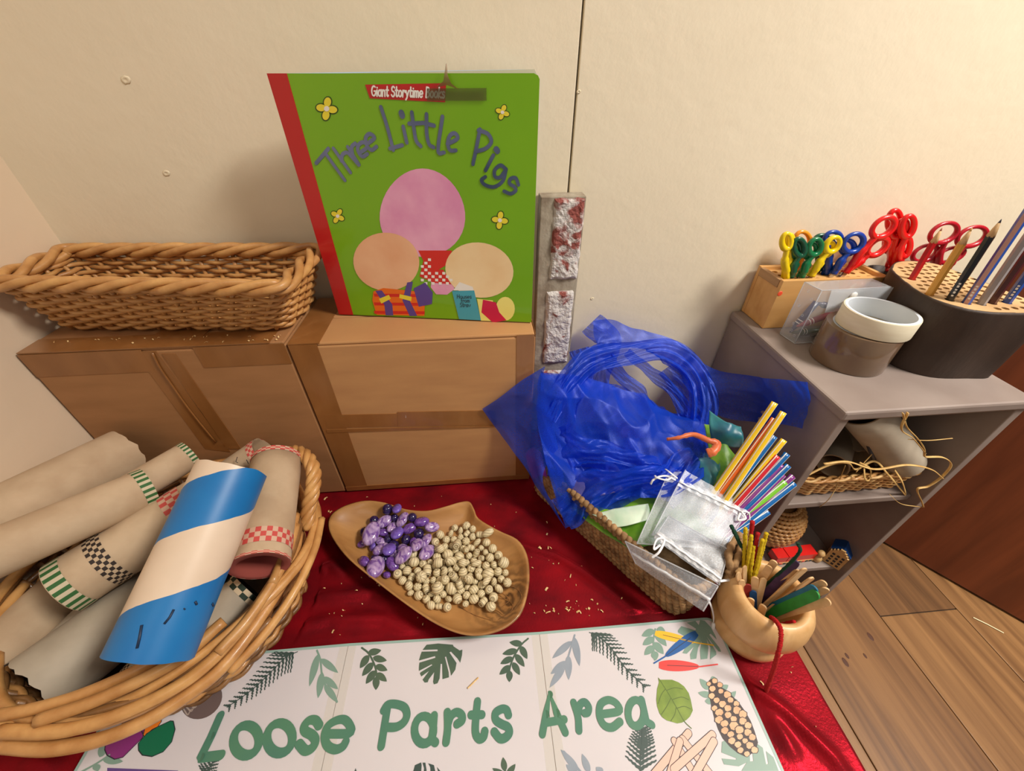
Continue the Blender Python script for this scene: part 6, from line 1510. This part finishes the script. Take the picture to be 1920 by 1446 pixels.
scarf_band(rowY((1108, 606, .505), (1140, 640, .498), (1125, 690, .47), (1105, 745, .43)), .018, .020, 7.0, .012)
scarf_band(rowY((1030, 850, .365), (1120, 860, .342), (1210, 890, .318), (1275, 905, .300)), .030, .020, 13.0, .016)
scarf_band(rowY((1052, 965, .298), (1100, 930, .306), (1170, 905, .306), (1250, 900, .300), (1310, 860, .325)), .022, .018, 17.0, .014)
scarf_band(rowY((1250, 690, .455), (1290, 740, .432), (1310, 800, .395), (1300, 860, .35)), .014, .022, 21.0, .012)
tag(mb.build('organza_scarf', m_blue, smooth=True), 'big crumpled royal blue sheer scarf heaped over the seagrass basket', 'scarf')

# ================================================================== white organza pouches
m_org = gauze('white_organza', (.80, .83, .88, 1), .22, 700, glint=.10, edge=.22)
m_hem = gauze('white_organza_hem', (.86, .89, .93, 1), .42, 700, glint=.10, edge=.25)
m_rib = pm('white_ribbon', S(236, 238, 242), rough=.35, sheen=.3)
def pouch(label, tl, tr, br_, bl_, bulge, ribbon_px, hem=.16, seed=0):
    """tl-tr: the mouth with its drawstring; bl-br: the closed end."""
    t = thing('organza_pouch', label, 'pouch', (tl + tr + br_ + bl_) / 4, 'organza pouches on the seagrass basket')
    for s_ in (1, -.3):
        g_ = []
        for i in range(15):
            v = i / 14; row = []
            for j in range(15):
                u = j / 14; p = tl.lerp(tr, u).lerp(bl_.lerp(br_, u), v)
                h = math.sin(math.pi * u) * math.sin(math.pi * min(1, v * 1.0)) * bulge * s_
                row.append(p + UPZ * (h + .0014 * mnoise.noise(Vector((u * 5, v * 5, seed))) + .0016 * math.sin(u * 30 + seed) * max(0, .35 - abs(v - hem))))
            g_.append(row)
        MB().sheet(g_).build('gauze_side', m_org, t, smooth=True)
    a, b = tl.lerp(bl_, hem), tr.lerp(br_, hem)
    n_ = 24; g_ = []
    for w_ in (-.5, 0, .5):
        g_.append([a.lerp(b, k / n_) + (bl_ - tl).normalized() * (w_ * .010) + UPZ * (.0024 + .0008 * math.sin(k * 1.9 + seed)) for k in range(n_ + 1)])
    MB().sheet(g_).build('hem', m_hem, t, smooth=True)
    for p, q in ((tl, bl_), (tr, br_), (bl_, br_)): MB().tube([p.lerp(q, k / 8) + UPZ * .0008 for k in range(9)], .0007, 5).build('seam', m_hem, t, smooth=True)
    MB().tube([a.lerp(b, k / n_) + UPZ * (.0036 + .0007 * math.sin(k * 1.3)) for k in range(n_ + 1)], .0015, 6, flatten=.5).build('drawstring', m_rib, t, smooth=True)
    for px in ribbon_px: MB().tube(crom([PZ(*p) for p in px], 8), .0014, 6, flatten=.5).build('ribbon_end', m_rib, t, smooth=True)
    return t
pouch('white organza pouch lying beneath the top one with its left edge showing', PZ(1258, 876, .104), PZ(1395, 940, .092), PZ(1345, 1030, .076), PZ(1194, 1020, .078), .002, [], seed=3)
pouch('white organza pouch on top nearest the straws with a tied bow at its left', PZ(1285, 882, .110), PZ(1405, 950, .094), PZ(1362, 1026, .084), PZ(1222, 1004, .084), .004,
      [[(1262, 893, .112), (1240, 893, .114), (1225, 900, .112), (1220, 908, .106)], [(1262, 893, .112), (1250, 900, .116), (1232, 896, .116), (1228, 892, .112)], [(1270, 897, .112), (1256, 886, .118), (1248, 880, .112)], [(1392, 958, .098), (1404, 962, .096), (1406, 975, .090)], [(1390, 958, .098), (1398, 972, .097), (1384, 975, .095), (1388, 962, .099)]], hem=.22, seed=1)
pouch('white organza pouch folded cornerwise over the basket rim with a looped ribbon', PZ(1226, 1010, .092), PZ(1348, 1098, .074), PZ(1366, 1032, .088), PZ(1254, 968, .094), .003,
      [[(1238, 1022, .096), (1226, 1030, .097), (1232, 1012, .100), (1246, 1012, .098), (1236, 1035, .094), (1222, 1046, .088)], [(1350, 1090, .078), (1366, 1088, .074), (1382, 1090, .068)]], hem=.14, seed=5)
gn_ = Vector(((GB - GA).y, -(GB - GA).x, 0)).normalized()
if gn_.dot(Vector((-1, -1, 0))) < 0: gn_ = -gn_
def GW(x, y, off): return PP(x, y, GA + gn_ * off, gn_)       # a point just outside the basket's near wall
pouch('white organza pouch hanging lowest over the front of the seagrass basket', GW(1192, 1058, .013), GW(1318, 1147, .015), PZ(1346, 1100, .088), PZ(1172, 1016, .090), .002,
      [[(1325, 1120, .056), (1334, 1138, .046), (1338, 1155, .026), (1338, 1166, .012)]], hem=.42, seed=8)
MB().lathe([(.0016, 0), (.0022, .002), (.0020, .007), (.001, .009)], 10, axis_matrix(PZ(1338, 1168, .011), (0, -.5, -1))).build('ribbon_bead', m_rib, bpy.data.objects['organza_pouch.003'], smooth=True)

# ================================================================== drinking straws
stc = {'yellow': S(240, 198, 32), 'orange': S(232, 106, 30), 'blue': S(10, 98, 168), 'red': S(206, 34, 50), 'purple': S(128, 52, 130), 'green': S(122, 196, 48)}
stm = {k: pm('straw_' + k, v, rough=.3, coat=.3) for k, v in stc.items()}; m_sw = pm('straw_white', S(240, 240, 236), rough=.3); m_si = pm('straw_inside', S(120, 110, 90), rough=.6)
def straw(label, low, tip, col, r=.0036):
    d = tip - low; L = d.length; M = axis_matrix(low, d); n_, h = 20, 26; mb = MB()
    ti = M.inverted() @ CAM; av = math.atan2(ti.y, ti.x)
    for j in range(h + 1):
        for k in range(n_): a = 2 * math.pi * k / n_ + av + .55 * j / h; mb.v.append(M @ Vector((r * math.cos(a), r * math.sin(a), L * j / h)))
    for j in range(h):
        for k in range(n_): l2 = (k + 1) % n_; mb.f.append((j * n_ + k, j * n_ + l2, (j + 1) * n_ + l2, (j + 1) * n_ + k)); mb.m.append(1 if k % 5 == 2 else 0)
    o = len(mb.v)
    for z in (L, L - .012):
        for k in range(n_): a = 2 * math.pi * k / n_ + av + .55; mb.v.append(M @ Vector((r * .86 * math.cos(a), r * .86 * math.sin(a), z)))
    for k in range(n_):
        l2 = (k + 1) % n_; mb.f.append((h * n_ + k, h * n_ + l2, o + l2, o + k)); mb.m.append(0); mb.f.append((o + k, o + l2, o + n_ + l2, o + n_ + k)); mb.m.append(0)
    mb.f.append(tuple(o + n_ + k for k in range(n_))); mb.m.append(2)
    ob = mb.build('drinking_straw', [stm[col], m_sw, m_si]); ob.data.polygons.foreach_set('use_smooth', [True] * len(mb.f))
    return tag(ob, label, 'straw', 'drinking straws leaning out of the seagrass basket')
ST = [('yellow', (1453, 755), (1310, 965), .205, 'yellow striped straw reaching highest in the bundle'), ('orange', (1452, 785), (1318, 972), .185, 'orange striped straw between the two tall yellow ones'), ('yellow', (1469, 773), (1330, 985), .195, 'yellow striped straw second highest in the bundle'),
      ('blue', (1452, 818), (1325, 985), .165, 'blue striped straw hidden behind the second yellow one'), ('yellow', (1470, 825), (1340, 985), .165, 'shortest of the three yellow striped straws'), ('red', (1458, 855), (1340, 992), .150, 'red striped straw below the shortest yellow one'),
      ('blue', (1476, 851), (1350, 990), .150, 'blue striped straw just right of the red one'), ('purple', (1466, 872), (1345, 998), .138, 'purple straw between the two upper blue ones'), ('blue', (1478, 873), (1350, 1002), .140, 'blue striped straw in the middle of the bundle'),
      ('blue', (1450, 884), (1345, 1000), .128, 'short blue striped straw deep in the bundle'), ('purple', (1468, 890), (1352, 1006), .128, 'purple striped straw left of the green one'), ('purple', (1486, 893), (1360, 1006), .126, 'purple tipped straw behind the green one'),
      ('green', (1472, 904), (1355, 1004), .122, 'lime green striped straw near the bottom of the bundle'), ('blue', (1489, 907), (1362, 1010), .118, 'blue striped straw lying lowest in front of the bundle'), ('blue', (1440, 960), (1362, 1016), .092, 'blue striped straw mostly hidden under the pouch beside the rope knot')]
for i, (col, tp, lo_p, zt_, lb) in enumerate(ST):
    tip = PZ(tp[0], tp[1], zt_)
    if tip.x > .378: tip = PX(tp[0], tp[1], .378)
    straw(lb, PZ(lo_p[0], lo_p[1], .066 + .0006 * (i % 4)), tip, col)

# ================================================================== litter
m_chip = pm('wood_shaving', S(236, 206, 150), S(214, 172, 110), rough=.7, scale=(200, 200, 200))
random.seed(31); mb = MB()
def chip(p, s_):
    a = random.uniform(0, 6.3); d = Vector((math.cos(a), math.sin(a), 0)); sd = Vector((-d.y, d.x, 0)); L_, w_ = s_ * random.uniform(.6, 1.5), s_ * random.uniform(.2, .6)
    c = p + UPZ * .0007
    mb.sheet([[c + d * (L_ * (u - .5)) + sd * (w_ * v) + UPZ * (.0012 * math.sin(u * 3.1) * random.uniform(.5, 1.2)) for v in (-.5, .5)] for u in (0, .33, .66, 1)])
spots = [(1090, 1140, 30, 22), (1020, 1045, 40, 10), (640, 1110, 90, 14), (600, 1010, 40, 7), (700, 1160, 90, 10), (1060, 1080, 60, 8), (900, 960, 60, 6), (840, 930, 90, 6), (980, 1000, 60, 8), (1050, 1140, 60, 12), (600, 920, 20, 3), (1400, 1280, 60, 4), (1550, 1350, 40, 3), (1490, 1260, 20, 4), (680, 925, 40, 4), (620, 960, 30, 8)]
for x, y, sp_, n_ in spots:
    for _ in range(n_):
        px, py = random.gauss(x, sp_), random.gauss(y, sp_ * .35); p = PZ(px, py, 0)
        if p.x < TX1 - .01 and p.y < BY - .006 and not (p.y < .19 and p.x < .255): mb and chip(Vector((p.x, p.y, velvet_z(p.x, p.y))), random.choice((.0014, .002, .0028, .0042)))
for _ in range(34):    # crumbs on the box lids
    p = PZ(random.uniform(110, 600), random.uniform(628, 646), hL); q = max(WX + .01, min(XJ - .01, p.x))
    chip(Vector((q, max(BY + .004, min(BY + .02, p.y)), hL + .0004)), .0028)
tag(mb.build('wood_shavings', m_chip), 'pale wood shavings scattered over the velvet and box lids', 'shavings', kind='stuff')
MB_ = MB().tube([PZ(1825, 1158, FZ + .0015), PZ(1850, 1170, FZ + .0018), PZ(1882, 1187, FZ + .0015)], .0012, 5, flatten=.5)
tag(MB_.build('straw_stalk', pm('pale_stalk', S(240, 226, 180), rough=.5)), 'thin pale stalk of straw lying on the oak floor', 'straw stalk')
tag(MB().tube([PZ(877, 1291, SGZ + .001), PZ(897, 1271, SGZ + .001)], .0008, 5).build('wood_splinter', m_chip), 'tiny wood splinter lying on the white sign mat above the lettering', 'splinter')
